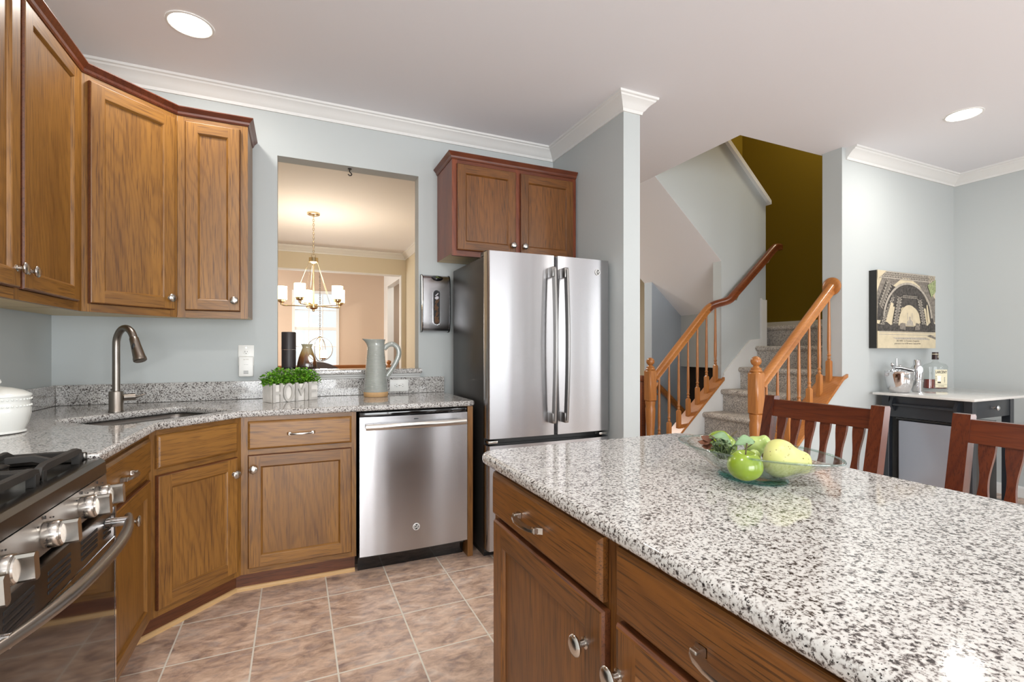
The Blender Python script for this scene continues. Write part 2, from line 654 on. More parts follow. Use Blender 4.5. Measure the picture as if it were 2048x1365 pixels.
def sweep(bm, path, prof, side=1, mi=0):
    """mitred moulding: path of (x,y), profile of (offset, z); offset goes to the left of travel when side=1"""
    n = len(path)
    P = [Vector(p) for p in path]
    rings = []
    for i in range(n):
        d0 = (P[i] - P[i - 1]).normalized() if i > 0 else None
        d1 = (P[i + 1] - P[i]).normalized() if i < n - 1 else None
        if d0 is None:
            d0 = d1
        if d1 is None:
            d1 = d0
        n0 = Vector((-d0.y, d0.x)) * side
        n1 = Vector((-d1.y, d1.x)) * side
        b = n0 + n1
        b = b / (1 + n0.dot(n1))
        rings.append([bm.verts.new((P[i].x + b.x * o, P[i].y + b.y * o, z)) for o, z in prof])
    m = len(prof)
    fs = []
    for a, c in zip(rings, rings[1:]):
        for k in range(m):
            fs.append(bm.faces.new((a[k], a[(k + 1) % m], c[(k + 1) % m], c[k])))
    fs.append(bm.faces.new(list(reversed(rings[0]))))
    fs.append(bm.faces.new(rings[-1]))
    for f in fs:
        f.material_index = mi
    bmesh.ops.recalc_face_normals(bm, faces=fs)


def ball(bm, c, r, seg=20, rings=12, mi=0, scale=(1, 1, 1)):
    rr = bmesh.ops.create_uvsphere(bm, u_segments=seg, v_segments=rings, radius=r)
    for v in rr['verts']:
        v.co = Vector((v.co.x * scale[0] + c[0], v.co.y * scale[1] + c[1], v.co.z * scale[2] + c[2]))
        for f in v.link_faces:
            f.material_index = mi
    return rr['verts']


def rrect(x0, y0, x1, y1, r, n=5):
    out = []
    for cx, cy, a0 in ((x1 - r, y0 + r, -90), (x1 - r, y1 - r, 0), (x0 + r, y1 - r, 90), (x0 + r, y0 + r, 180)):
        for k in range(n + 1):
            a = radians(a0 + 90 * k / n)
            out.append((cx + r * cos(a), cy + r * sin(a)))
    return out


def tmat(loc=(0, 0, 0), rotz=0):
    return Matrix.Translation(loc) @ Matrix.Rotation(rotz, 4, 'Z')


def tag(o, label, cat, group=None):
    o['label'] = label
    o['category'] = cat
    if group:
        o['group'] = group
    return o


def thing(name, label, cat, loc=(0, 0, 0), rotz=0, group=None):
    o = bpy.data.objects.new(name, None)
    o.empty_display_size = 0.05
    o.location = loc
    o.rotation_euler = (0, 0, rotz)
    C.objects.link(o)
    WM[o.name] = tmat(loc, rotz)
    return tag(o, label, cat, group)


def link(name, me, mats, parent=None, smooth=38, world=None):
    if not isinstance(mats, (list, tuple)):
        mats = [mats]
    for q in mats:
        me.materials.append(M[q])
    if smooth:
        for p in me.polygons:
            p.use_smooth = True
        me.set_sharp_from_angle(angle=radians(smooth))
    o = bpy.data.objects.new(name, me)
    C.objects.link(o)
    if parent:
        o.parent = parent
        WM[o.name] = WM[parent.name].copy()
    else:
        WM[o.name] = world or Matrix.Identity(4)
    return o


def obj(name, bm, mats, parent=None, local=False, smooth=38):
    """link a bmesh (drawn in world coordinates unless local) as one object"""
    if parent is not None and not local:
        bm.transform(WM[parent.name].inverted())
    me = bpy.data.meshes.new(name)
    bm.to_mesh(me)
    bm.free()
    return link(name, me, mats, parent, smooth)


def solo(name, bm, mats, label, cat, group=None, smooth=38, flat=False):
    """a thing that is one mesh: its origin goes to the middle of its base"""
    xs = [v.co.x for v in bm.verts]
    ys = [v.co.y for v in bm.verts]
    z = min(v.co.z for v in bm.verts)
    c = Vector(((min(xs) + max(xs)) / 2, (min(ys) + max(ys)) / 2, z))
    bm.transform(Matrix.Translation(-c))
    me = bpy.data.meshes.new(name)
    bm.to_mesh(me)
    bm.free()
    o = link(name, me, mats, None, smooth, Matrix.Translation(c))
    o.location = c
    if flat:        # level faces keep their own normals
        for p in me.polygons:
            if abs(p.normal.z) > .9995:
                p.use_smooth = False
    return tag(o, label, cat, group)


def struct(name, bm, mats, parent=None, smooth=0):
    o = obj(name, bm, mats, parent, smooth=smooth)
    if parent is None:
        o['kind'] = 'structure'
    return o


def new():
    return bmesh.new()


def curve_mesh(make):
    """build a 2-D curve, return its filled, bevelled mesh"""
    cu = make()
    o = bpy.data.objects.new('tmp', cu)
    C.objects.link(o)
    dg = bpy.context.evaluated_depsgraph_get()
    me = bpy.data.meshes.new_from_object(o.evaluated_get(dg))
    bpy.data.objects.remove(o)
    bpy.data.curves.remove(cu)
    return me


def slab(loops, z0, z1, bev=0.008, res=3):
    """flat slab with rounded edges from an outline and optional holes"""
    def mk():
        cu = bpy.data.curves.new('tmp', 'CURVE')
        cu.dimensions = '2D'
        cu.fill_mode = 'BOTH'
        cu.extrude = (z1 - z0) / 2 - bev
        cu.bevel_depth = bev
        cu.bevel_resolution = res
        cu.offset = -bev
        for lp in loops:
            sp = cu.splines.new('POLY')
            sp.points.add(len(lp) - 1)
            for p, q in zip(sp.points, lp):
                p.co = (q[0], q[1], 0, 1)
            sp.use_cyclic_u = True
        return cu
    me = curve_mesh(mk)
    bm = bmesh.new()
    bm.from_mesh(me)
    bpy.data.meshes.remove(me)
    bmesh.ops.translate(bm, vec=(0, 0, (z0 + z1) / 2), verts=bm.verts)
    for f in bm.faces:
        f.material_index = 0
    bmesh.ops.remove_doubles(bm, verts=bm.verts, dist=1e-5)
    return bm


def text(bm, body, size, mat, extrude=0.0005, align='CENTER', mi=0, bevel=0, sx=1.0):
    def mk():
        cu = bpy.data.curves.new('tmp', 'FONT')
        cu.body = body
        cu.size = size
        cu.extrude = extrude
        cu.bevel_depth = bevel
        cu.align_x = align
        cu.align_y = 'CENTER'
        cu.resolution_u = 4
        return cu
    me = curve_mesh(mk)
    b2 = bmesh.new()
    b2.from_mesh(me)
    bpy.data.meshes.remove(me)
    for f in b2.faces:
        f.material_index = mi
    b2.transform(Matrix.Diagonal((sx, 1, 1, 1)))
    b2.transform(mat)
    tmp = bpy.data.meshes.new('tmp')
    b2.to_mesh(tmp)
    b2.free()
    bm.from_mesh(tmp)
    bpy.data.meshes.remove(tmp)


# text laid on a vertical face: FRONT faces -Y, WEST faces -X
FRONT = Matrix.Rotation(pi / 2, 4, 'X')
EAST = Matrix.Rotation(pi / 2, 4, 'Z') @ FRONT
WEST = Matrix.Rotation(-pi / 2, 4, 'Z') @ FRONT


def dup(root, loc, rotz, label=None, group=None):
    r = root.copy()
    C.objects.link(r)
    r.location = loc
    r.rotation_euler = (0, 0, rotz)
    WM[r.name] = tmat(loc, rotz)
    if label:
        r['label'] = label
    if group:
        r['group'] = group
    for ch in list(root.children):
        c = ch.copy()
        C.objects.link(c)
        c.parent = r
        for g in list(ch.children):
            d = g.copy()
            C.objects.link(d)
            d.parent = c
    return r

# ------------------------------------------------------------------ the room shell
XL, YB, ZC = -1.166, 3.30, 2.745       # left wall, back wall, ceiling
XW0, XW1, YW = 1.83, 1.955, 2.415      # wing wall beside the refrigerator
YP, XP, XR = 2.33, 3.80, 5.38          # picture wall and right wall
SX0, SX1, SY0, SY1 = 2.92, 5.26, 2.48, 4.47   # stairwell
MY0, MY1 = 3.40, 3.50                  # wall between the two stair flights

bm = new()
for a in ((XL - .12, -3.0, 2.95, 3.41), (2.95, -3.0, XR + .12, 3.50), (-1.9, 3.41, 2.95, 10.1), (2.95, 4.47, 5.5, 10.1)):
    box(bm, a[0], a[1], -0.1, a[2], a[3], 0, mi=1 if a[1] > 3.405 else 0)
struct('floor', bm, ['floor_tile', 'dining_floor'])
bm = new()
for a in ((-1.9, -3.0, SX0, 10.1), (SX0, -3.0, 5.5, SY0 + .02), (SX0, SY1, 5.5, 10.1), (SX1 + .12, SY0 + .02, 5.5, SY1)):
    box(bm, a[0], a[1], ZC, a[2], a[3], ZC + .1)
struct('ceiling', bm, 'ceiling_paint')

bm = new()
box(bm, XL - .12, -3.0, 0, XL, YB + .11, ZC)
struct('wall_left', bm, 'wall_paint')
PX0, PX1, PZ0, PZ1 = -0.10, 0.775, 1.035, 2.395
bm = new()
box(bm, XL, YB, 0, PX0, YB + .11, ZC)
box(bm, PX1, YB, 0, XW0, YB + .11, ZC)
box(bm, PX0, YB, 0, PX1, YB + .11, PZ0)
box(bm, PX0, YB, PZ1, PX1, YB + .11, ZC)
struct('wall_back', bm, 'wall_paint')
bm = new()
box(bm, XW0, YW, 0, XW1, YB + .11, ZC)
struct('wall_wing', bm, 'wall_paint')
bm = new()
box(bm, XP, YP, 0, XR + .12, SY0, ZC)
SLP = 0.9


def capz(x):
    return 0.938 - SLP * (XP - 0.065 - x)


prism(bm, [(3.06, 0), (XP, 0), (XP, capz(XP) - .035), (3.06, capz(3.06) - .035)], 'y', YP, SY0)
struct('wall_picture', bm, 'wall_paint')
bm = new()
box(bm, XR, -.2, 0, XR + .12, YP, ZC)
box(bm, XR, -3.0, 0, XR + .12, -2.6, ZC)
box(bm, XR, -2.6, 0, XR + .12, -.2, .4)
box(bm, XR, -2.6, 2.45, XR + .12, -.2, ZC)
struct('wall_right', bm, 'wall_paint')
# wall behind the camera, with a glazed patio door and a breakfast window
bm = new()
DX0, DX1, DZ = -0.95, 1.65, 2.15
WINS = ((2.17, 3.27), (4.3, 5.2))
WZ0, WZ1 = 0.55, 2.3
box(bm, XL - .12, -3.12, 0, DX0, -3.0, ZC)
box(bm, DX0, -3.12, DZ, DX1, -3.0, ZC)
box(bm, DX1, -3.12, 0, WINS[0][0], -3.0, ZC)
box(bm, WINS[0][1], -3.12, 0, WINS[1][0], -3.0, ZC)
for WX0, WX1 in WINS:
    box(bm, WX0, -3.12, 0, WX1, -3.0, WZ0)
    box(bm, WX0, -3.12, WZ1, WX1, -3.0, ZC)
box(bm, WINS[1][1], -3.12, 0, XR + .12, -3.0, ZC)
struct('wall_front', bm, 'wall_paint')
bm = new()
for x in (DX0 + .035, (DX0 + DX1) / 2, DX1 - .035):
    box(bm, x - .035, -3.09, 0.0, x + .035, -3.03, DZ)
for z in (0.05, DZ - .05):
    box(bm, DX0, -3.09, z - .05, DX1, -3.03, z + .05)
struct('door_1', bm, 'trim_white')
for i, (WX0, WX1) in enumerate(WINS):
    bm = new()
    for x in (WX0 + .03, WX1 - .03):
        box(bm, x - .03, -3.09, WZ0, x + .03, -3.03, WZ1)
    for z in (WZ0 + .03, 1.42, WZ1 - .03):
        box(bm, WX0, -3.09, z - .03, WX1, -3.03, z + .03)
    struct('window_%d' % (2 if i == 0 else 5), bm, 'trim_white')

bm = new()
for y in (-2.57, -1.8, -1.0, -.23):
    box(bm, XR + .03, y - .03, .4, XR + .09, y + .03, 2.45)
for z in (.43, 1.42, 2.42):
    box(bm, XR + .03, -2.6, z - .03, XR + .09, -.2, z + .03)
struct('window_4', bm, 'trim_white')  # unseen window added to let the side fill in

# crown mouldings
CROWN = [(0, ZC - .088), (.010, ZC - .088), (.014, ZC - .072), (.022, ZC - .066), (.034, ZC - .050), (.050, ZC - .034), (.066, ZC - .024), (.070, ZC - .016), (.080, ZC - .012), (.082, ZC), (0, ZC)]
bm = new()
sweep(bm, [(XL, -2.99), (XL, YB), (XW0, YB), (XW0, YW), (XW1, YW), (XW1, YB + .11)], CROWN, -1)
struct('trim_1', bm, 'trim_white', smooth=30)
bm = new()
sweep(bm, [(XP + .045, YP), (XR, YP), (XR, -2.99)], CROWN, -1)
struct('trim_2', bm, 'trim_white', smooth=30)
# baseboards
BASE = [(0, 0), (.014, 0), (.014, .075), (.006, .09), (0, .09)]
bm = new()
sweep(bm, [(3.07, YP), (XR, YP), (XR, -2.99)], BASE, -1)
struct('baseboard_right', bm, 'trim_white')

# stairwell: wall between the flights, its sloping cap, far wall, upper walls
KS = -0.865


def soff(x):
    return 2.05 + KS * (x - 3.72)


bm = new()
prism(bm, [(3.72, 0), (4.33, 0), (4.33, 2.695), (SX0, 3.94), (SX0, soff(SX0) + .004), (3.72, soff(3.72) + .004)], 'y', MY0, MY1)
struct('wall_stair_middle', bm, 'wall_paint')
bm = new()
prism(bm, [(4.37, 2.665), (4.37, 2.70), (4.335, 2.735), (SX0, 4.01), (SX0, 3.945), (4.32, 2.70)], 'y', MY0 - .035, MY1 + .035)
struct('trim_3', bm, 'trim_white')
bm = new()
prism(bm, [(SX0, soff(SX0)), (4.23, soff(4.23)), (4.33, soff(4.23)), (4.33, soff(4.23) + .12), (SX0, soff(SX0) + .16)], 'y', MY1, SY1)
prism(bm, [(SX0, soff(SX0)), (3.72, soff(3.72)), (3.72, soff(3.72) + .003), (SX0, soff(SX0) + .003)], 'y', MY0, MY1)
prism(bm, [(SX0, soff(SX0)), (3.79, soff(3.79)), (3.79, soff(3.79) + .004), (SX0, soff(SX0) + .004)], 'y', SY1, SY1 + .13)
struct('ceiling_stair', bm, 'ceiling_paint')
bm = new()
box(bm, 4.23, MY1, 1.0, 4.33, SY1, soff(4.23))
struct('wall_landing', bm, 'wall_paint')
bm = new()
prism(bm, [(3.79, -2.4), (5.38, -2.4), (5.38, 1.2), (4.33, 1.61), (4.23, soff(4.23)), (3.79, soff(3.79))], 'y', SY1, SY1 + .13)
struct('wall_stair_far', bm, 'blue_gray_paint')
bm = new()
prism(bm, [(3.795, soff(3.79) + .005), (4.23, soff(4.23) + .005), (4.33, 1.615), (5.38, 1.205), (5.38, 5.0), (2.80, 5.0), (2.80, 2.85), (2.92, 2.85), (2.92, soff(2.92) + .005)], 'y', SY1, SY1 + .13)
struct('wall_upper_far', bm, 'gold_paint')
bm = new()
box(bm, SX1, SY0, 0, SX1 + .12, SY1, 5.0)
struct('wall_stair_end', bm, 'gold_paint')
bm = new()
box(bm, SX0 - .12, SY0 - .1, ZC + .1, SX0, SY1, 5.0)
box(bm, SX0, SY0 - .1, ZC + .1, SX1 + .12, SY0 + .02, 5.0)
struct('wall_upper_near', bm, 'gold_paint')
bm = new()
box(bm, SX0 - .12, SY0 - .1, 5.0, SX1 + .12, SY1 + .13, 5.1)
struct('ceiling_upper', bm, 'ceiling_paint')
lamp('upstairs_lamp', 'POINT', (4.75, 2.85, 4.2), 44, (1.0, 0.88, 0.66), 0.12)
# basement well
bm = new()
box(bm, 2.85, MY1 - .1, -2.4, 2.95, SY1, -0.1)
box(bm, 2.95, MY1 - .1, -2.4, 5.26, MY1 - .0, -0.1)
box(bm, 2.95, MY1, -2.5, 5.26, SY1, -2.4)
struct('wall_basement', bm, 'blue_gray_paint')
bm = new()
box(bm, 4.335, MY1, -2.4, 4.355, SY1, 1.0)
struct('basement_shade_sheet', bm, 'void_shade')  # dark sheet added to paint the shade below the landing
bm = new()
for k in range(9):
    box(bm, 3.05 + .25 * k, MY1 + .01, -.2 * k - .4, 3.31 + .25 * k, SY1 - .01, -.2 * k - .2)
struct('stair_basement', bm, 'carpet')

# dining room and front room beyond the pass-through
HY = 7.88
bm = new()
box(bm, -1.9, 3.41, 0, XL - .12, 8.5, ZC)
box(bm, -1.9, 9.7, 0, XL - .12, 10.1, ZC)
box(bm, -1.9, 8.5, 0, XL - .12, 9.7, .65)
box(bm, -1.9, 8.5, 2.35, XL - .12, 9.7, ZC)
struct('wall_dining_left', bm, 'dining_paint')
bm = new()
for y in (8.53, 9.1, 9.67):
    box(bm, XL - .16, y - .03, .65, XL - .12, y + .03, 2.35)
for z in (.68, 1.5, 2.32):
    box(bm, XL - .16, 8.5, z - .03, XL - .12, 9.7, z + .03)
struct('window_3', bm, 'trim_white')  # unseen window added to carry the living-room fill light
bm = new()
box(bm, 1.64, 3.41, 0, 1.76, HY, ZC)
struct('wall_dining_right', bm, 'dining_paint')
bm = new()
box(bm, XL - .12, HY, 2.41, 1.64, HY + .12, ZC)
box(bm, 1.575, HY, 0, 1.64, HY + .12, 2.41)
box(bm, XL - .12, HY, 0, -1.0, HY + .12, 2.41)
struct('wall_dining_far', bm, 'dining_paint')
bm = new()
box(bm, 1.64, HY, 2.43, 1.76, 10.0, ZC)
box(bm, 1.64, HY, 0, 1.76, HY + .26, 2.43)
box(bm, 1.64, 9.58, 0, 1.76, 10.0, 2.43)
struct('wall_living_right', bm, 'trim_white')
wx0, wx1, wz0, wz1 = -0.055, 0.78, 0.62, 2.33
bm = new()
box(bm, -1.9, 10.0, 0, wx0, 10.1, ZC)
box(bm, wx1, 10.0, 0, 5.5, 10.1, ZC)
box(bm, wx0, 10.0, 0, wx1, 10.1, wz0)
box(bm, wx0, 10.0, wz1, wx1, 10.1, ZC)
struct('wall_living_far', bm, 'tan_paint')
bm = new()
box(bm, 1.76, HY, 0, 5.4, HY + .12, ZC)
struct('wall_hall_far', bm, 'wall_paint')
bm = new()
box(bm, 5.4, SY1 + .13, 0, 5.5, 10.0, ZC)
struct('wall_hall_right', bm, 'dining_paint')
bm = new()
sweep(bm, [(XL - .12, HY), (1.64, HY), (1.64, 3.41)], CROWN, -1)
struct('trim_4', bm, 'trim_white', smooth=30)
bm = new()
box(bm, -1.0, HY - .008, 2.396, 1.575, HY + .128, 2.41)
box(bm, 1.560, HY - .008, 0, 1.575, HY + .128, 2.396)
struct('trim_6', bm, 'trim_white')
# living-room window: frame, sash bars, glass
bm = new()
f = .05
for x0, x1 in ((wx0, wx0 + f), (wx1 - f, wx1)):
    box(bm, x0, 9.985, wz0, x1, 10.08, wz1)
box(bm, wx0 + f, 9.985, wz1 - f, wx1 - f, 10.08, wz1)
box(bm, wx0 + f, 9.96, wz0, wx1 - f, 10.08, wz0 + f)
box(bm, wx0 + f, 10.0, 1.575, wx1 - f, 10.06, 1.635)
for k in (1, 2):
    x = wx0 + f + (wx1 - wx0 - 2 * f) * k / 3
    box(bm, x - .008, 10.02, wz0 + f, x + .008, 10.045, 1.575)
    box(bm, x - .008, 10.02, 1.635, x + .008, 10.045, wz1 - f)
for z in (1.26, 1.96):
    box(bm, wx0 + f, 10.022, z - .008, wx1 - f, 10.043, z + .008)
w1 = struct('window_1', bm, 'trim_white')
bm = new()
box(bm, wx0 + f, 10.05, wz0 + f, wx1 - f, 10.056, wz1 - f)
struct('window_pane', bm, 'window_glass', w1)

# ------------------------------------------------------------------ stairs
RISE = 0.206


def nose(k):
    return 3.462 + 0.232 * (k - 3)


st = thing('carpeted_staircase', 'flight of stairs covered in grey and beige flecked carpet with a white skirt board', 'stairs', (nose(1), 2.94, 0))
for k in range(1, 7):
    bm = new()
    z, x = RISE * k, nose(k)
    pr = [(x + .03, RISE * (k - 1)), (x + .03, z - .05), (x + .012, z - .046), (x, z - .03), (x, z - .016), (x + .01, z - .003), (x + .022, z), (x + .262, z), (x + .262, z - RISE)]
    prism(bm, pr, 'y', SY0 + .02, MY0 - .016)
    obj('step', bm, 'carpet', st, smooth=60)
bm = new()
x, z = nose(7), RISE * 7
pr = [(x + .03, z - RISE), (x + .03, z - .05), (x + .012, z - .046), (x, z - .03), (x, z - .016), (x + .01, z - .003), (x + .022, z), (SX1 - .016, z), (SX1 - .016, z - RISE)]
prism(bm, pr, 'y', SY0 + .02, SY1 - .02)
obj('landing', bm, 'carpet', st, smooth=60)
bm = new()
SK = [(3.06, 0), (4.33, 0.85), (4.33, 1.70), (4.262, 1.70), (4.262, 1.275), (4.10, 1.275), (3.735, capz(3.735) + .005), (3.06, capz(3.06) + .005)]
SK = [(2.94, 0), (3.20, 0), (4.33, 1.10), (4.33, 1.70), (4.262, 1.70), (4.262, 1.29), (4.10, 1.275), (3.735, .955), (3.735, .90), (2.94, .90 - SLP * .795)]
prism(bm, SK, 'y', MY0 - .014, MY0 - .001)
prism(bm, [(3.735, .955), (4.10, 1.275), (4.262, 1.29), (4.262, 1.70), (4.246, 1.716), (4.246, 1.31), (4.092, 1.298), (3.735, .98)], 'y', MY0 - .02, MY0 - .001)
obj('skirt_board', bm, 'trim_white', st)
bm = new()
prism(bm, [(2.94, 0), (3.718, 0), (3.718, .885), (2.94, .885 - SLP * .778)], 'y', MY0, MY1)
obj('stringer', bm, 'trim_white', st)
bm = new()
box(bm, SX1 - .015, SY0 + .02, RISE * 7, SX1 - .001, SY1 - .02, RISE * 7 + .09)
obj('landing_baseboard', bm, 'trim_white', st)

NEWEL = [(.030, .0), (.046, .0), (.046, .03), (.040, .05), (.044, .075), (.036, .10), (.030, .16), (.034, .30), (.043, .40), (.045, .44), (.040, .455), (.045, .47), (.045, .485)]


def newel(parent, x, y, zb, zt):
    """turned post: square block with chamfered ends between zb and zt, ball on top"""
    bm = new()
    h = zb
    lathe(bm, [(r, q / .485 * h) for r, q in NEWEL], 20, tmat((x, y, 0)))
    w = .044
    box(bm, x - w, y - w, zb - .002, x + w, y + w, zt, bev=.013, seg=1)
    lathe(bm, [(.040, 0), (.042, .008), (.034, .016), (.036, .024), (.024, .032), (.017, .044)], 20, tmat((x, y, zt)))
    o = obj('newel_post', bm, 'rail_oak_vertical', parent)
    bm = new()
    ball(bm, (x, y, zt + .074), .036, 22, 14)
    obj('ball_finial', bm, 'rail_oak', o, smooth=180)
    return o


def baluster(bm, x, y, z0, z1, flat=False):
    w = .0165
    hb = 0.155
    zt = z0 + hb
    a, b = (z0 + SLP * w, z0 - SLP * w) if not flat else (z0, z0)
    v = [bm.verts.new(p) for p in ((x - w, y - w, b), (x + w, y - w, a), (x + w, y + w, a), (x - w, y + w, b),
                                   (x - w, y - w, zt - .012), (x + w, y - w, zt - .012), (x + w, y + w, zt - .012), (x - w, y + w, zt - .012),
                                   (x - w * .55, y - w * .55, zt), (x + w * .55, y - w * .55, zt), (x + w * .55, y + w * .55, zt), (x - w * .55, y + w * .55, zt))]
    for q in ((3, 2, 1, 0), (0, 1, 5, 4), (1, 2, 6, 5), (2, 3, 7, 6), (3, 0, 4, 7), (4, 5, 9, 8), (5, 6, 10, 9), (6, 7, 11, 10), (7, 4, 8, 11), (8, 9, 10, 11)):
        bm.faces.new([v[i] for i in q])
    L = z1 - zt
    lathe(bm, [(.009, 0), (.014, .012), (.010, .024), (.010, .03), (.015, .04), (.010, .052), (.0125, .09), (.0125, .2 * L + .06), (.0085, L * .85), (.0085, L)], 14, tmat((x, y, zt - .001)))


RSEC = [(-.92, -.9), (-.55, -1.0), (.55, -1.0), (.92, -.9), (.80, -.2), (1.0, .15), (.92, .6), (.5, .95), (0, 1.05), (-.5, .95), (-.92, .6), (-1.0, .15), (-.80, -.2)]


def balustrade(label, y, ypick, x0, rail, far):
    t = thing('stair_balustrade', label, 'railing', (x0, y, 0), 0)
    # cap board
    bm = new()
    xa = x0 + .05
    xe = 3.735 if far else XP - .002
    c0, c1 = (MY0 - .028, MY1 + .02) if far else (YP - .016, SY0 + .016)
    prism(bm, [(xa, capz(xa)), (xe, capz(xe)), (xe, capz(xe) - .028), (xa, capz(xa) - .028)], 'y', c0, c1)
    if not far:   # the cap runs a little past the wall corner
        xe2 = XP + .05
        prism(bm, [(xe, capz(xe)), (xe2, capz(xe) + .02), (xe2, capz(xe) - .006), (xe, capz(xe) - .028)], 'y', YP - .016, YP - .001)
    obj('cap_board', bm, 'rail_oak', t, smooth=0)
    newel(t, x0, y, .745 if not far else .74, 1.045 if not far else 1.02)
    bm = new()
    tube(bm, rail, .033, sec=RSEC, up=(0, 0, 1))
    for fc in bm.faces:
        if fc.calc_center_median().x > 3.60 and far:  # shade painted onto the wall-side length of the same oak rail
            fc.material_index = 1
    obj('handrail', bm, ['rail_oak', 'rail_shade_dark_post'] if far else 'rail_oak', t, smooth=50)
    for i in range(7):
        x = x0 + .105 + .1155 * i if not far else x0 + .10 + .1145 * i
        # rail height above this point
        zr = None
        for p, q in zip(rail, rail[1:]):
            if p[0] <= x <= q[0]:
                zr = p[2] + (q[2] - p[2]) * (x - p[0]) / (q[0] - p[0]) - .03
        bm = new()
        baluster(bm, x, y, capz(x) + .002, zr)
        obj('baluster', bm, 'rail_oak_vertical', t, smooth=40)
    return t


YN, YF = 2.405, 3.445
tn = balustrade('near oak stair balustrade rising behind the slatted chair to a round wall rosette', YN, 0, 2.965,
                [(3.005, YN, .955), (3.82 - .025, YN, 1.685)], False)
bm = new()
lathe(bm, [(.070, 0), (.070, .010), (.062, .016), (.05, .018)], 28, Matrix.Translation((XP - .001, YN, 1.69)) @ Matrix.Rotation(-pi / 2, 4, 'Y'))
obj('rosette', bm, 'rail_oak', tn)
gp = catmull([(2.945, YF, .945), (3.2, YF, 1.20), (3.46, YF, 1.46), (3.585, YF, 1.585), (3.65, YF - .03, 1.632), (3.74, YF - .105, 1.668), (3.80, YF - .12, 1.725), (3.95, YF - .12, 1.855), (4.2, YF - .12, 2.075), (4.345, YF - .12, 2.205), (4.39, YF - .118, 2.228), (4.45, YF - .11, 2.232)], 5)
tf = balustrade('far oak stair balustrade whose handrail bends onto the grey wall and climbs it', YF, 0, 2.905, [tuple(p) for p in gp], True)
for x, z in ((3.86, 1.74), (4.3, 2.13)):
    bm = new()
    tube(bm, [(x, MY0 - .001, z - .05), (x, MY0 - .05, z - .06), (x, MY0 - .075, z - .02)], .006, 8)
    lathe(bm, [(.022, 0), (.022, .004), (.01, .008)], 14, Matrix.Translation((x, MY0 - .001, z - .05)) @ Matrix.Rotation(pi / 2, 4, 'X'))
    obj('rail_bracket', bm, 'brass_nickel', tf)

# handrail going down to the basement, on the far wall of the well, and a hall post beside it
bm = new()
tube(bm, [(3.80, 4.40, .80), (3.95, 4.40, .68), (4.25, 4.40, .42)], .03, sec=RSEC)
for x, z in ((3.86, .73), (4.16, .47)):
    tube(bm, [(x, SY1 - .001, z - .05), (x, 4.42, z - .05), (x, 4.40, z - .02)], .007, 8)
solo('basement_handrail', bm, 'rail_oak', 'short oak handrail sloping down behind the far balustrade', 'handrail')
ht = thing('hall_newel', 'dark oak post half hidden behind the edge of the white wing wall', 'post', (3.70, 4.53, 0))
bm = new()
box(bm, 3.67, 4.50, 0, 3.73, 4.56, .83, bev=.006)
obj('post', bm, 'rail_shade_dark_post', ht)
bm = new()
box(bm, 3.655, 4.485, .831, 3.745, 4.575, .90, bev=.012)
obj('post_cap', bm, 'rail_shade_dark_post', ht)

# ------------------------------------------------------------------ cabinets
SETS = {'std': ('oak_vertical', 'oak_horizontal', 'oak_vertical', 'oak_horizontal'),
        'dark': ('oak_island_vertical', 'oak_island_horizontal', 'cherry_trim_vertical', 'cherry_trim'),
        'isl': ('oak_island_vertical', 'oak_island_horizontal', 'oak_island_vertical', 'oak_island_horizontal')}


def rect_loops(bm, x0, x1, z0, z1, loops, fill=True, hmat=1, vmat=0, butt=None):
    """nested rectangles (inset, y) joined into a moulded panel; sides take vertical grain, top and bottom horizontal"""
    rs = []
    for o, y in loops:
        rs.append([bm.verts.new(p) for p in ((x0 + o, y, z0 + o), (x1 - o, y, z0 + o), (x1 - o, y, z1 - o), (x0 + o, y, z1 - o))])
    fs = []
    for i, (a, b) in enumerate(zip(rs, rs[1:])):
        if i == butt:        # stiles run full height, rails sit between them
            y = loops[i][1]
            o, q = loops[i][0], loops[i + 1][0]
            for xa, xb, za, zb, mi in ((x0 + o, x0 + q, z0 + o, z1 - o, vmat), (x1 - q, x1 - o, z0 + o, z1 - o, vmat), (x0 + q, x1 - q, z0 + o, z0 + q, hmat), (x0 + q, x1 - q, z1 - q, z1 - o, hmat)):
                f = bm.faces.new([bm.verts.new(p) for p in ((xa, y, za), (xb, y, za), (xb, y, zb), (xa, y, zb))])
                f.material_index = mi
            continue
        for k in range(4):
            f = bm.faces.new((a[k], a[(k + 1) % 4], b[(k + 1) % 4], b[k]))
            f.material_index = 2 if butt is not None and i < 2 else hmat if k in (0, 2) else vmat
            fs.append(f)
    f = bm.faces.new(list(reversed(rs[0])))
    f.material_index = vmat
    fs.append(f)
    if fill:
        f = bm.faces.new(rs[-1])
        f.material_index = fill if isinstance(fill, int) and fill is not True else vmat
        fs.append(f)
    bmesh.ops.recalc_face_normals(bm, faces=fs)


KNOB = None
PULL = None


def add_knob(parent, x, z):
    global KNOB
    if KNOB is None:
        bm = new()
        lathe(bm, [(.009, 0), (.009, .002), (.0055, .004), (.005, .012), (.0075, .016), (.0135, .0195), (.0155, .0225), (.0160, .0245), (.0145, .0275), (.0100, .0300), (.003, .0312)], 24, Matrix.Diagonal((1.24, 1.24, 1.0, 1)))
        bm.transform(Matrix.Rotation(pi / 2, 4, 'X'))
        KNOB = bpy.data.meshes.new('knob')
        bm.to_mesh(KNOB)
        bm.free()
        o = link('knob', KNOB, 'nickel', parent, 40)
    else:
        o = bpy.data.objects.new('knob', KNOB)
        C.objects.link(o)
        o.parent = parent
    o.location = (x, -.0195, z)
    return o


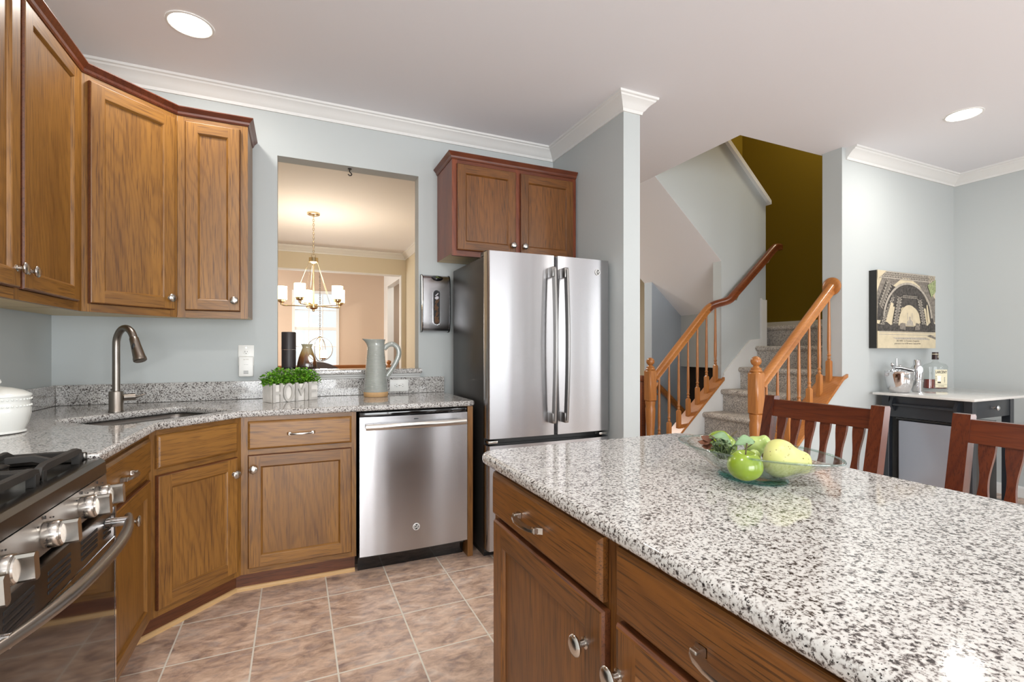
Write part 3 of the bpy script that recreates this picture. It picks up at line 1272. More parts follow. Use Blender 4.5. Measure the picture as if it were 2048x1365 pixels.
def add_pull(parent, x, z):
    global PULL
    if PULL is None:
        bm = new()
        h = .052
        pts = [(-h, -.016, 0), (-h * .8, -.0215, 0), (-h * .4, -.0265, 0), (0, -.028, 0), (h * .4, -.0265, 0), (h * .8, -.0215, 0), (h, -.016, 0)]
        tube(bm, pts, .0068, sec=[(-1, -.55), (1, -.55), (1.1, 0), (1, .55), (-1, .55), (-1.1, 0)])
        for s in (-1, 1):
            box(bm, s * h - .0065, -.020, -.0065, s * h + .0065, 0, .0065, bev=.0015, seg=1)
            prism(bm, [(s * h - .007, -.001), (s * h + .007, -.001), (s * h + s * .013, -.001), (s * h + s * .004, -.012), (s * h - s * .004, -.012)], 'z', -.007, .007)
        PULL = bpy.data.meshes.new('pull')
        bm.to_mesh(PULL)
        bm.free()
        o = link('pull_handle', PULL, 'nickel', parent, 35)
    else:
        o = bpy.data.objects.new('pull_handle', PULL)
        C.objects.link(o)
        o.parent = parent
    o.location = (x, -.0195, z)
    return o


def add_door(cab, S4, x0, x1, z0, z1, knob=None, stile=.056):
    bm = new()
    s = stile
    rect_loops(bm, x0, x1, z0, z1, [(0, -.001), (0, -.013), (.003, -.0185), (.006, -.020), (s, -.020), (s + .003, -.0175), (s + .008, -.0115), (s + .009, -.0095)], fill=False, butt=3)
    d = obj('door', bm, [S4[0], S4[1], 'toe_oak'], cab, local=True, smooth=0)
    bm = new()
    box(bm, x0 + s + .0085, -.0095, z0 + s + .0085, x1 - s - .0085, -.004, z1 - s - .0085)
    obj('door_panel', bm, S4[0], d, local=True, smooth=0)
    if knob:
        add_knob(d, *knob)
    return d


def add_drawer(cab, S4, x0, x1, z0, z1, pull=None):
    bm = new()
    rect_loops(bm, x0, x1, z0, z1, [(0, -.001), (0, -.012), (.004, -.0165), (.010, -.020)], fill=1, vmat=1)
    d = obj('drawer_front', bm, [S4[0], S4[1]], cab, local=True, smooth=0)
    if pull:
        add_pull(d, *pull)
    return d


def cabinet(name, label, loc, rotz, w, z0, z1, depth, kind='std', rails=(), stiles=(), kick=None, plan=None, body_top=None, bottom='plywood', group=None, frame_bottom=None, fr=.035):
    S4 = SETS[kind]
    cab = thing(name, label, 'cabinet', loc, rotz, group)
    bm = new()
    p = plan or [(0, .02), (w, .02), (w, depth), (0, depth)]
    prism(bm, p, 'z', z0 + (.012 if z0 > 1 else 0), body_top or z1, mi=0)
    for f in bm.faces:
        if f.normal.z < -.9:
            f.material_index = 1
    obj('carcass', bm, [S4[2], bottom], cab, local=True, smooth=0)
    bm = new()
    for a, b in [(0, fr), (w - fr, w)] + [(c - fr / 2, c + fr / 2) for c in stiles]:
        box(bm, a, 0, z0, b, .02, z1, mi=0)
    xs = sorted([fr] + [v for c in stiles for v in (c - fr / 2, c + fr / 2)] + [w - fr])
    for a, b in zip(xs[::2], xs[1::2]):
        for r0, r1 in [(z0, z0 + .035), (z1 - .035, z1)] + list(rails):
            box(bm, a, .0005, r0, b, .02, r1, mi=1)
    obj('face_frame', bm, [S4[2], S4[3]], cab, local=True, smooth=0)
    if kick:
        bm = new()
        box(bm, kick[0], .068, 0, kick[1], .08, z0 - .001)
        t = obj('toe_kick', bm, 'toe_oak', cab, local=True, smooth=0)
        bm = new()
        prism(bm, [(.068, .0), (.056, .0), (.056, .010), (.062, .017), (.068, .019)], 'x', kick[0], kick[1])
        obj('shoe_moulding', bm, 'shoe_mould', t, local=True, smooth=0)
    return cab, S4


ZB0, ZB1 = 0.105, 0.872      # base cabinets
DR0, DR1, DO0, DO1 = 0.713, 0.850, 0.135, 0.686
FY = 2.677                   # face of the base run on the back wall
FX = -0.538                  # face of the base run on the left wall
DL = (-0.538, 2.379)         # ends of the diagonal sink front
DR = (-0.240, 2.677)
DW_ = math.hypot(DR[0] - DL[0], DR[1] - DL[1])

# base cabinet left of the dishwasher
c, s4 = cabinet('base_cabinet', 'oak base cabinet with one drawer over one door, left of the dishwasher', (DR[0], FY, 0), 0, .535, ZB0, ZB1, .60,
                rails=[(.685, .715)], kick=(-.0275, .535))
add_drawer(c, s4, .03, .510, DR0, DR1, (.268, .782))
add_door(c, s4, .03, .510, DO0, DO1, (.055, .62))
# diagonal sink base
leg = .60
a = leg * .7071
c, s4 = cabinet('sink_cabinet', 'diagonal oak corner cabinet under the sink with a false drawer front', (DL[0], DL[1], 0), pi / 4, DW_, ZB0, ZB1, .6,
                rails=[(.685, .715)], kick=(-.028, DW_ + .028), body_top=.62,
                plan=[(.002, .02), (DW_ - .002, .02), (DW_ + a - .03, a), (DW_ / 2, a + a + DW_ / 2 - .06), (-a + .03, a)])
add_drawer(c, s4, .022, DW_ - .03, DR0, DR1)
add_door(c, s4, .022, DW_ - .03, DO0, DO1, (DW_ - .055, .61))
# base cabinet between range and corner
c, s4 = cabinet('base_cabinet', 'narrow oak base cabinet between the range and the diagonal sink cabinet', (FX, 1.743, 0), pi / 2, DL[1] - 1.743, ZB0, ZB1, .60, body_top=.62,
                rails=[(.685, .715)], kick=(.0, DL[1] - 1.743 + .0275))
wl = DL[1] - 1.743
add_drawer(c, s4, .02, wl - .055, DR0, DR1, (.268, .775))
add_door(c, s4, .02, wl - .055, DO0, DO1, (.318, .605))
# panel at the end of the run
bm = new()
box(bm, .912, FY - .015, 0, .944, 3.27, ZB1)
solo('end_panel', bm, 'oak_frame_vertical', 'narrow oak panel between dishwasher and refrigerator', 'panel', smooth=0)

# wall cabinets
ZU0, ZU1 = 1.368, 2.412
c, s4 = cabinet('wall_cabinet', 'tall oak wall cabinet with two doors at the left edge, above the range', (-.85, 1.70, 0), pi / 2, .99, ZU0, ZU1, .314, stiles=[.452])
add_door(c, s4, .02, .432, 1.405, 2.385, (.405, 1.468))
add_door(c, s4, .456, .914, 1.405, 2.385, (.482, 1.468))
UL, UR = (-.85, 2.69), (-.556, 2.984)
uw = math.hypot(UR[0] - UL[0], UR[1] - UL[1])
b_ = .314 * .7071
c, s4 = cabinet('wall_cabinet', 'diagonal oak corner wall cabinet with one wide door', (UL[0], UL[1], 0), pi / 4, uw, ZU0, ZU1, .31,
                plan=[(.002, .02), (uw - .002, .02), (uw + b_ - .004, b_), (uw / 2, 2 * b_ + uw / 2 - .012), (-b_ + .004, b_)])
add_door(c, s4, .022, uw - .022, 1.405, 2.385, (uw - .05, 1.462))
c, s4 = cabinet('wall_cabinet', 'narrow oak wall cabinet with one door, left of the pass-through opening', (UR[0] + .001, UR[1], 0), 0, .32, ZU0, ZU1, .312)
add_door(c, s4, .035, .285, 1.405, 2.385, (.258, 1.462))
CT = [(-.004, 2.413), (.003, 2.413), (.008, 2.420), (.011, 2.430), (.020, 2.440), (.028, 2.449), (.028, 2.453), (-.004, 2.453)]
bm = new()
sweep(bm, [(-.85, 1.70), UL, UR, (-.235, 2.984), (-.235, 3.292)], CT, -1)
solo('cabinet_moulding', bm, 'cherry_trim', 'red-brown moulding along the tops of the corner wall cabinets', 'moulding', smooth=0)
# over the refrigerator
c, s4 = cabinet('wall_cabinet', 'wide dark oak two-door cabinet above the refrigerator', (.906, 2.95, 0), 0, .914, 1.80, ZU1, .345, 'dark', stiles=[.457])
add_door(c, s4, .03, .440, 1.835, 2.385, (.415, 1.892))
add_door(c, s4, .474, .884, 1.835, 2.385, (.500, 1.892))
bm = new()
sweep(bm, [(.906, 3.292), (.906, 2.95), (1.822, 2.95)], CT, -1)
solo('cabinet_moulding', bm, 'cherry_trim', 'red-brown moulding on top of the cabinet above the refrigerator', 'moulding', smooth=0)

# island units
IY = 1.275
IW = .545
isl = ['far oak island cabinet with one drawer and one door, knob by its right edge',
       'middle oak island cabinet, its drawer pull cut by the bottom of the photo',
       'nearest oak island cabinet below the frame of the photo']
c, s4 = cabinet('island_cabinet', isl[0], (.52, IY, 0), -pi / 2, IY - .708, ZB0, ZB1, .60, 'isl', rails=[(.705, .735)], kick=(0, IY - .708))
w_ = IY - .708
add_drawer(c, s4, .02, .545, .742, .860, (.262, .797))
add_door(c, s4, .03, .552, .135, .730, (.498, .646))
c, s4 = cabinet('island_cabinet', isl[1], (.52, .7075, 0), -pi / 2, .56, ZB0, ZB1, .60, 'isl', rails=[(.705, .735)], kick=(0, .56))
add_drawer(c, s4, .02, .535, .742, .860, (.272, .795))
add_door(c, s4, .022, .535, .135, .730, (.024 + .01, .648))
c, s4 = cabinet('island_cabinet', isl[2], (.52, .147, 0), -pi / 2, .56, ZB0, ZB1, .60, 'isl', rails=[(.705, .735)], kick=(0, .56))
add_drawer(c, s4, .02, .535, .742, .860, (.272, .795))
add_door(c, s4, .022, .535, .135, .730, (.5, .648))

# ------------------------------------------------------------------ worktops
ZT = 0.905
ctr, ux, uy = Vector((-.597, 2.672)), Vector((.7071, .7071)), Vector((-.7071, .7071))
hole = [tuple(ctr + ux * p + uy * q) for p, q in rrect(-.27, -.195, .27, .205, .05, 5)]
hole.reverse()
of = .030
fy, fx = FY - of, FX + of
dk = of * .4142
outer = [(XL + .002, 1.739), (fx, 1.739), (fx, DL[1] - dk + .0), (DR[0] + dk, fy), (.955 - .02, fy), (.955, fy + .02), (.955, YB - .002), (XL + .002, YB - .002)]
bm = slab([outer, hole], ZB1 + .001, ZT, .011)
solo('kitchen_worktop', bm, 'granite', 'speckled grey granite worktop running round the corner with a sink cut-out', 'worktop', smooth=50, flat=True)
bm = new()
box(bm, XL + .003, 1.739, ZT + .001, XL + .023, YB - .003, ZT + .108, bev=.002, seg=1)
box(bm, XL + .0235, YB - .022, ZT + .001, .952, YB - .002, ZT + .108, bev=.002, seg=1)
solo('backsplash', bm, 'granite', 'low granite upstand along the walls behind the kitchen worktop', 'backsplash', smooth=0)
bm = slab([[(PX0 - .0, YB - .055), (PX1 + .012, YB - .055), (PX1 + .012, YB - .001), (PX1 - .002, YB - .001), (PX1 - .002, YB + .165), (PX0 + .002, YB + .165), (PX0 + .002, YB - .001), (PX0, YB - .001)]], 1.041, 1.074, .008)
solo('pass_through_sill', bm, 'granite', 'granite sill of the pass-through opening to the dining room', 'sill', smooth=50, flat=True)
bm = new()
prism(bm, [(YB - .001, 1.014), (YB - .012, 1.014), (YB - .016, 1.022), (YB - .03, 1.030), (YB - .034, 1.040), (YB - .001, 1.040)], 'x', PX0 - .0, PX1 + .005)
struct('trim_5', bm, 'trim_white')
bm = slab([rrect(.486, -.42, 1.273, 1.335, .055, 8)], ZB1 + .001, ZT, .013, 4)
solo('island_worktop', bm, 'granite', 'large speckled granite island top with rounded edges, under the glass fruit bowl', 'worktop', smooth=50, flat=True)
bm = new()
for y in (1.1, .45, -.2):
    prism(bm, [(1.121, .871), (1.235, .871), (1.235, .845), (1.16, .78), (1.14, .66), (1.121, .66)], 'y', y - .02, y + .02)
solo('worktop_brackets', bm, 'oak_island_vertical', 'oak brackets under the overhang of the island top', 'bracket')

# sink basin
bm = new()
ring = []
zz = [(0, ZB1), (0.004, ZB1 - .02), (.008, .70), (.03, .672)]
loops = []
for o, z in zz:
    loops.append([bm.verts.new(tuple(ctr + ux * p + uy * q) + (z,)) for p, q in rrect(-.276 + o, -.201 + o, .276 - o, .211 - o, .055, 5)])
for q, r in zip(loops, loops[1:]):
    n = len(q)
    for k in range(n):
        bm.faces.new((q[k], q[(k + 1) % n], r[(k + 1) % n], r[k]))
bm.faces.new(loops[-1])
so = solo('sink_basin', bm, 'sink_steel', 'brushed steel sink bowl set below the corner worktop', 'sink', smooth=40)
md = so.modifiers.new('thickness', 'SOLIDIFY')
md.thickness = .0015
md.offset = 1
bm = new()
lathe(bm, [(.045, 0), (.045, .003), (.036, .004), (.03, .001)], 24, tmat((ctr.x, ctr.y, .6725)))
obj('drain', bm, 'chrome', so)

# faucet
fb = Vector((-.775, 2.862, ZT + .001))
fd = Vector((.7071, -.7071, 0))
ft = thing('kitchen_faucet', 'brushed nickel gooseneck faucet behind the corner sink', 'faucet', tuple(fb))
bm = new()
lathe(bm, [(.031, 0), (.031, .004), (.0285, .008), (.0285, .092), (.027, .097), (.019, .099)], 28, tmat(fb))
obj('faucet_base', bm, 'brushed_nickel', ft)
pts = [fb + Vector((0, 0, .09)), fb + Vector((0, 0, .30))]
R_ = .066
for k in range(1, 15):
    t = radians(158) * k / 14
    pts.append(fb + Vector((0, 0, .318)) + fd * (R_ * (1 - cos(t))) + Vector((0, 0, R_ * 1.18 * sin(t))))
bm = new()
tube(bm, pts, .0155, 16)
obj('gooseneck', bm, 'brushed_nickel', ft, smooth=60)
e = pts[-1]
d = (pts[-1] - pts[-2]).normalized()
bm = new()
rot = d.to_track_quat('Z', 'Y').to_matrix().to_4x4()
lathe(bm, [(.0155, -.004), (.018, 0), (.0195, .03), (.0245, .095), (.0265, .10), (.0265, .112), (.022, .116)], 22, Matrix.Translation(e) @ rot)
sp = obj('spray_head', bm, 'brushed_nickel', ft)
bm = new()
side = (Vector((0, 0, 1)).cross(fd)) * -1
mid = e + d * .045
vdir = Vector((0.409, .912, 0)) * -1
ball(bm, mid + (fd * .35 + side * .9).normalized() * .0165, .012, 14, 10, scale=(.6, .6, 1.5))
obj('spray_button', bm, 'slot_dark', sp, smooth=180)
bm = new()
ld = Vector((.80, .38, 0)).normalized()
q0 = fb + Vector((0, 0, .066)) + ld * .026
tube(bm, [q0, q0 + ld * .045], .0165, 16)
tube(bm, [q0 + ld * .044, q0 + ld * .062 + Vector((0, 0, .002)), q0 + ld * .085 + Vector((0, 0, .010))], [.011, .0045, .0035], 10)
obj('lever_handle', bm, 'brushed_nickel', ft)

# ------------------------------------------------------------------ appliances
def badge(parent, x, y, z, r=.0135):
    bm = new()
    mt = Matrix.Translation((x, y, z)) @ Matrix.Rotation(pi / 2, 4, 'X')
    lathe(bm, [(r, 0), (r, .0025), (r * .9, .004), (r * .78, .004), (r * .78, .0022)], 28, mt, cap=False)
    b = obj('badge', bm, 'badge_white', parent)
    bm = new()
    lathe(bm, [(r * .79, 0), (r * .79, .0022)], 24, mt)
    o2 = obj('badge_disc', bm, 'slot_dark', b)
    bm = new()
    text(bm, 'GE', r * 1.05, Matrix.Translation((x, y - .0027, z)) @ FRONT, .0006, bevel=.0002)
    for k in range(4):
        a = pi / 4 + k * pi / 2
        p = [(x + r * .66 * cos(a + t), y - .0026, z + r * .66 * sin(a + t)) for t in (-.5, -.2, .1)] + [(x + r * .45 * cos(a + .3), y - .0026, z + r * .45 * sin(a + .3))]
        tube(bm, p, r * .05, 6)
    obj('badge_monogram', bm, 'badge_white', b, smooth=0)


# dishwasher
dw = thing('dishwasher', 'stainless steel dishwasher with a bowed bar handle under the granite worktop', 'dishwasher', (.6065, 2.66, 0))
bm = new()
box(bm, .312, 2.70, .10, .904, 3.26, .862)
obj('tub', bm, 'black_plastic', dw, smooth=0)
bm = new()
pr = []
for k in range(13):
    t = k / 12
    pr.append((.309 + .596 * t, 2.648 - .010 * (1 - (2 * t - 1) ** 2)))
prism(bm, [(.309, 2.695)] + pr + [(.905, 2.695)], 'z', .105, .842)
d = obj('door', bm, 'stainless', dw, smooth=40)
bm = new()
box(bm, .309, 2.655, .843, .905, 2.699, .866, bev=.003)
box(bm, .40, 2.643, .834, .80, 2.656, .8425)
obj('control_strip', bm, 'black_gloss', dw)
bm = new()
box(bm, .309, 2.735, .0, .905, 2.76, .10)
box(bm, .309, 2.70, .075, .905, 2.736, .104)
obj('kick_plate', bm, 'black_gloss', dw, smooth=0)
bm = new()
hp = []
for k in range(17):
    t = k / 16
    q = 2 * t - 1
    hp.append((.335 + .548 * t, 2.600 - .014 * (1 - q * q), .795))
tube(bm, hp, .016, sec=[(-.35, -1), (.25, -1), (.55, -.6), (.6, 0), (.55, .6), (.25, 1), (-.35, 1), (-.5, 0)])
for x in (.352, .866):
    box(bm, x - .012, 2.60, .784, x + .012, 2.643, .806, bev=.003)
obj('bar_handle', bm, 'nickel', d, smooth=50)
badge(d, .607, 2.6385, .228, .0195)
bm = new()
box(bm, .607 - .012, 2.6365, .8195, .607 + .012, 2.639, .8235)
obj('status_window', bm, 'slot_dark', d, smooth=0)

# refrigerator
fr = thing('refrigerator', 'tall stainless french-door refrigerator with dark grey sides', 'refrigerator', (1.40, 2.85, 0))
bm = new()
box(bm, .992, 2.606, .03, 1.806, 3.20, 1.742, bev=.006)
obj('case', bm, 'charcoal_case', fr)
bm = new()
box(bm, 1.0, 2.63, 0, 1.80, 3.15, .03)
obj('base', bm, 'black_plastic', fr, smooth=0)


def fdoor(x0, x1, z0, z1, name, curve):
    bm = new()
    pr = [(x0, 2.600), (x0, 2.548), (x0 + .004, 2.538)]
    n = 12
    for k in range(n + 1):
        t = k / n
        x = x0 + .010 + (x1 - x0 - .020) * t
        pr.append((x, 2.534 - curve(t)))
    pr += [(x1 - .004, 2.538), (x1, 2.548), (x1, 2.600)]
    prism(bm, pr, 'z', z0, z1)
    return obj(name, bm, 'stainless', fr, smooth=30)


dl = fdoor(.988, 1.414, .695, 1.760, 'left_door', lambda t: .004 + .010 * sin(pi * (t * .5)))
dr_ = fdoor(1.420, 1.810, .695, 1.760, 'right_door', lambda t: .004 + .010 * sin(pi * (.5 + t * .5)))
fz = fdoor(.988, 1.810, .062, .655, 'freezer_drawer', lambda t: .004 + .010 * sin(pi * t))
for dd, x in ((dl, 1.376), (dr_, 1.458)):
    bm = new()
    pts = []
    for k in range(15):
        t = k / 14
        pts.append((x, 2.468 - .020 * sin(pi * t), .785 + .885 * t))
    tube(bm, pts, .0195, sec=[(-.9, -.35), (.9, -.35), (1, 0), (.8, .4), (-.8, .4), (-1, 0)], up=(1, 0, 0))
    for z in (.80, 1.655):
        box(bm, x - .013, 2.462, z - .030, x + .013, 2.5245, z + .030, bev=.003)
    obj('bar_handle', bm, 'handle_steel', dd, smooth=50)
bm = new()
tube(bm, [(1.06, 2.475, .585), (1.25, 2.462, .585), (1.4, 2.458, .585), (1.55, 2.462, .585), (1.74, 2.475, .585)], .016, 10)
for x in (1.09, 1.71):
    box(bm, x - .02, 2.475, .573, x + .02, 2.5265, .597, bev=.003)
obj('bar_handle', bm, 'nickel', fz)
badge(dr_, 1.716, 2.5245, 1.682, .0190)
for x0, x1 in ((.990, 1.05), (1.75, 1.805)):
    bm = new()
    box(bm, x0, 2.575, 1.743, x1, 2.66, 1.768, bev=.004)
    obj('hinge_cover', bm, 'black_plastic', fr)
for x0, x1 in ((.995, 1.055), (1.745, 1.803)):
    bm = new()
    box(bm, x0, 2.548, .664, x1, 2.604, .680, bev=.003)
    obj('middle_hinge', bm, 'nickel', fr)

# gas range
RY0, RY1 = 1.042, 1.799
rg = thing('gas_range', 'gas range with black grates and five steel knobs at the left edge', 'range', (-.83, 1.42, 0))
bm = new()
box(bm, -1.14, RY0 + .003, .03, -.534, RY1 - .003, .846)
obj('body', bm, 'charcoal_case', rg, smooth=0)
bm = new()
prism(bm, [(-1.14, .848), (-.522, .848), (-.511, .834), (-.5095, .836), (-.512, .868), (-.522, .878), (-.530, .8795), (-.548, .879), (-.556, .872), (-1.10, .872), (-1.11, .905), (-1.14, .905)], 'y', RY0, RY1)
box(bm, -1.109, RY1 - .014, .8725, -.552, RY1, .899, bev=.003)
box(bm, -1.109, RY0, .8725, -.552, RY0 + .014, .899, bev=.003)
obj('cooktop', bm, 'cooktop_steel', rg, smooth=30)
bm = new()
prism(bm, [(-.533, .752), (-.505, .752), (-.5105, .832), (-.533, .832)], 'y', RY0, RY1)
cp = obj('control_panel', bm, 'panel_steel', rg, smooth=0)
KY = [1.724, 1.62, 1.424, 1.23, 1.129]
kn0 = None
for i, y in enumerate(KY):
    if kn0 is None:
        bm = new()
        R = Matrix.Rotation(pi / 2, 4, 'Y')
        lathe(bm, [(.0275, 0), (.0285, .002), (.0285, .024), (.0270, .027), (.0245, .0275), (.0250, .030), (.0235, .033)], 32, R)
        prism(bm, [(-.0095, -.0205), (-.0045, -.0255), (.0045, -.0255), (.0095, -.0205), (.0095, .0205), (.0045, .0255), (-.0045, .0255), (-.0095, .0205)], 'x', .030, .058)
        kn0 = bpy.data.meshes.new('knob')
        bm.to_mesh(kn0)
        bm.free()
        for v in kn0.vertices:
            pass
        o = link('knob', kn0, 'nickel', rg, 35)
        bm = new()
        text(bm, '6', .011, Matrix.Translation((.012, -.0286, -.004)) @ FRONT, .0004)
        for k in range(2):
            a = -.75 - .3 * k
            box(bm, .006, -.0291 * cos(a + .4), .029 * sin(a + .4) - .0005, .013, -.0284 * cos(a + .4), .029 * sin(a + .4) + .0005)
        mk_ = bpy.data.meshes.new('dial_marks')
        bm.to_mesh(mk_)
        bm.free()
        mo = link('dial_marks', mk_, 'ink', o, 0)
    else:
        o = bpy.data.objects.new('knob', kn0)
        C.objects.link(o)
        o.parent = rg
        mo = bpy.data.objects.new('dial_marks', mk_)
        C.objects.link(mo)
        mo.parent = o
    o.location = Vector((-.5075, y, .788)) - rg.location
    o.rotation_euler = (0, radians(-3), 0)
bm = new()
for y in KY:
    for dy in (-.035, .035):
        box(bm, -.5082, y + dy - .0015, .814, -.5060, y + dy + .0015, .817)
    box(bm, -.5095, y - .001, .822, -.5070, y + .001, .829)
obj('panel_marks', bm, 'ink', cp, smooth=0)
bm = new()
box(bm, -.531, RY0 + .004, .225, -.490, RY1 - .004, .742, bev=.004)
od = obj('oven_door', bm, 'stainless_dark', rg)
for yc, w in ((1.735, .05), (1.61, .10), (1.44, .11), (1.27, .11), (1.12, .09)):
    bm = new()
    for k in range(4):
        z = .717 - .0135 * k
        box(bm, -.4905, yc - w / 2, z - .0035, -.4885, yc + w / 2, z + .0035)
    obj('vent_slots', bm, 'slot_dark', od, smooth=0)
bm = new()
box(bm, -.4898, RY0 + .012, .235, -.4875, RY1 - .012, .655, bev=.001, seg=1)
obj('oven_window', bm, 'black_gloss', od)
bm = new()
for y in (RY0 + .006, RY1 - .006):
    box(bm, -.4899, y - .005, .228, -.4868, y + .005, .738)
obj('edge_trim', bm, 'chrome', od, smooth=0)
bm = new()
pts = []
for k in range(21):
    t = k / 20
    q = 2 * t - 1
    pts.append((-.452 + .046 * (1 - abs(q) ** 2.4), RY0 + .040 + .690 * t, .712))
tube(bm, pts, [.0095 + .0035 * min(1, 4 * min(k, 20 - k) / 20) for k in range(21)], 14)
obj('door_handle', bm, 'brushed_nickel', od, smooth=60)
for y in (RY0 + .075, RY1 - .075):
    bm = new()
    tube(bm, [(-.4895, y, .712), (-.440, y, .712)], .0125, 14)
    obj('handle_post', bm, 'chrome', od)
bm = new()
box(bm, -.531, RY0 + .004, .045, -.492, RY1 - .004, .215, bev=.004)
obj('storage_drawer', bm, 'stainless_dark', rg)
for g0, g1 in ((RY0 + .018, RY0 + .258), (RY0 + .262, RY0 + .494), (RY0 + .498, RY1 - .018)):
    bm = new()
    gx0, gx1, zt = -1.085, -.565, .908
    w = .0075
    sq = [(-1, -1.2), (1, -1.2), (1, 1), (.6, 1.3), (-.6, 1.3), (-1, 1)]
    for x in (gx0, gx1):
        tube(bm, [(x, g0, zt - .028), (x, g0 + .012, zt - .004), (x, g0 + .03, zt), (x, g1 - .03, zt), (x, g1 - .012, zt - .004), (x, g1, zt - .028)], w, sec=sq)
    for y in (g0 + .010, g1 - .010):
        tube(bm, [(gx0, y, zt - .010), (gx1, y, zt - .010)], w, sec=sq)
    yc = (g0 + g1) / 2
    for xc in (-.70, -.95):
        for dx, dy in ((1, 0), (-1, 0), (0, 1), (0, -1)):
            lx = .13 if dx else (g1 - g0) / 2 - .010
            p0 = (xc + dx * lx, yc + dy * lx, zt - .010)
            p1 = (xc + dx * .085, yc + dy * .075, zt + .006)
            p2 = (xc + dx * .032, yc + dy * .032, zt + .004)
            tube(bm, [p0, p1, p2], .0062, sec=sq)
    for x in (gx0, gx1):
        for y in (g0 + .016, g1 - .016):
            box(bm, x - .009, y - .009, .8725, x + .009, y + .009, zt - .006)
    obj('burner_grate', bm, 'cast_iron', rg, smooth=25)
    for xc in (-.70, -.95):
        bm = new()
        lathe(bm, [(.050, .8725), (.048, .880), (.036, .884), (.034, .892)], 24, tmat((xc, yc, 0)))
        b1 = obj('burner', bm, 'brushed_nickel', rg)
        bm = new()
        lathe(bm, [(.036, .8925), (.037, .898), (.030, .901)], 24, tmat((xc, yc, 0)))
        obj('burner_cap', bm, 'cast_iron', b1)

bm = new()
box(bm, -1.12, RY0 + .02, -.0135, -.58, RY1 - .02, .0295)
obj('base', bm, 'black_plastic', rg, smooth=0)
rg.location += Vector((.0175, -.064, .0135))
WM[rg.name] = tmat(rg.location)

# ------------------------------------------------------------------ things on the worktop and the back wall
# white lidded jar
cn = thing('lidded_jar', 'white ceramic jar with a domed lid, cut by the left edge', 'jar', (-.96, 2.29, ZT))
bm = new()
pr = [(.072, 0), (.079, .003), (.078, .007), (.074, .010), (.083, .035), (.090, .065), (.0905, .085), (.0885, .092), (.090, .096), (.0885, .101), (.0885, .118), (.090, .121), (.0905, .128)]
lathe(bm, pr, 56, tmat((-.96, 2.29, ZT + .001)))
for v in bm.verts:          # shallow vertical flutes on the lower body
    z = v.co.z - ZT
    if .02 < z < .09:
        p = Vector((v.co.x + .96, v.co.y - 2.29))
        a = math.atan2(p.y, p.x)
        k = 1 + .012 * cos(28 * a)
        v.co.x, v.co.y = -.96 + p.x * k, 2.29 + p.y * k
obj('jar_body', bm, 'white_ceramic', cn, smooth=50)
bm = new()
for k in range(44):
    a = 2 * pi * k / 44
    for z, r in ((.097, .0905), (.120, .0905)):
        ball(bm, (-.96 + r * cos(a), 2.29 + r * sin(a), ZT + z), .0032, 8, 6)
obj('beaded_rim', bm, 'white_ceramic', cn, smooth=180)
bm = new()
lathe(bm, [(.0925, .1285), (.0935, .133), (.090, .138), (.070, .150), (.040, .160), (.012, .165), (.010, .172), (.016, .180), (.012, .190), (.004, .194)], 40, tmat((-.96, 2.29, ZT + .001)))
obj('lid', bm, 'white_ceramic', cn, smooth=60)

# planter spelling HOME
pa = radians(28)
PM = tmat((-.119, 2.974, ZT + .001), pa)
pl = thing('planter', 'whitewashed wooden planter with raised letters HOME and boxwood leaves', 'planter', (-.119, 2.974, ZT + .001), pa)
bm = new()
PWD, PDP, PHT = .272, .105, .098
box(bm, 0, 0, 0, PWD, .010, PHT, bev=.001, seg=1)
box(bm, 0, PDP - .010, 0, PWD, PDP, PHT, bev=.001, seg=1)
box(bm, 0, .0101, 0, .010, PDP - .0101, PHT, bev=.001, seg=1)
box(bm, PWD - .010, .0101, 0, PWD, PDP - .0101, PHT, bev=.001, seg=1)
box(bm, .0101, .0101, .002, PWD - .0101, PDP - .0101, .012)
obj('box', bm, 'whitewash', pl, local=True, smooth=0)
bm = new()
box(bm, .0102, .0102, .0125, PWD - .0102, PDP - .0102, .085)
obj('soil', bm, 'soil_dark', pl, local=True, smooth=0)


def letter(bm, strokes):
    for s in strokes:
        prism(bm, s, 'y', -.014, -.0005)


def bar(x0, z0, x1, z1):
    return [(x0, z0), (x1, z0), (x1, z1), (x0, z1)]


LH = .106
for ch in 'HOME':
    bm = new()
    if ch == 'H':
        letter(bm, [bar(0, 0, .014, LH), bar(.041, 0, .055, LH), bar(.0141, .045, .0409, .060)])
        ox = .002
    elif ch == 'O':
        n = 28
        ro, ri = [], []
        for k in range(n):
            a = 2 * pi * k / n
            ro.append((.031 + .031 * cos(a), LH / 2 + LH / 2 * sin(a)))
            ri.append((.031 + .0185 * cos(a), LH / 2 + (LH / 2 - .013) * sin(a)))
        for k in range(n):
            j = (k + 1) % n
            prism(bm, [ro[k], ro[j], ri[j], ri[k]], 'y', -.014, -.0005)
        bmesh.ops.remove_doubles(bm, verts=bm.verts, dist=1e-6)
        ox = .062
    elif ch == 'M':
        letter(bm, [bar(0, 0, .013, LH), bar(.055, 0, .068, LH), [(.0131, LH), (.0131, LH - .03), (.034, .028), (.034, .062)], [(.0549, LH), (.0549, LH - .03), (.0341, .028), (.0341, .062)]])
        ox = .132
    else:
        letter(bm, [bar(0, 0, .014, LH), bar(.0141, 0, .052, .014), bar(.0141, .046, .046, .059), bar(.0141, LH - .014, .052, LH)])
        ox = .212
    bmesh.ops.translate(bm, vec=(ox, 0, 0), verts=bm.verts)
    obj('letter_' + ch.lower(), bm, 'silver_wood', pl, local=True, smooth=0)
bm = new()
rnd = random.Random(3)
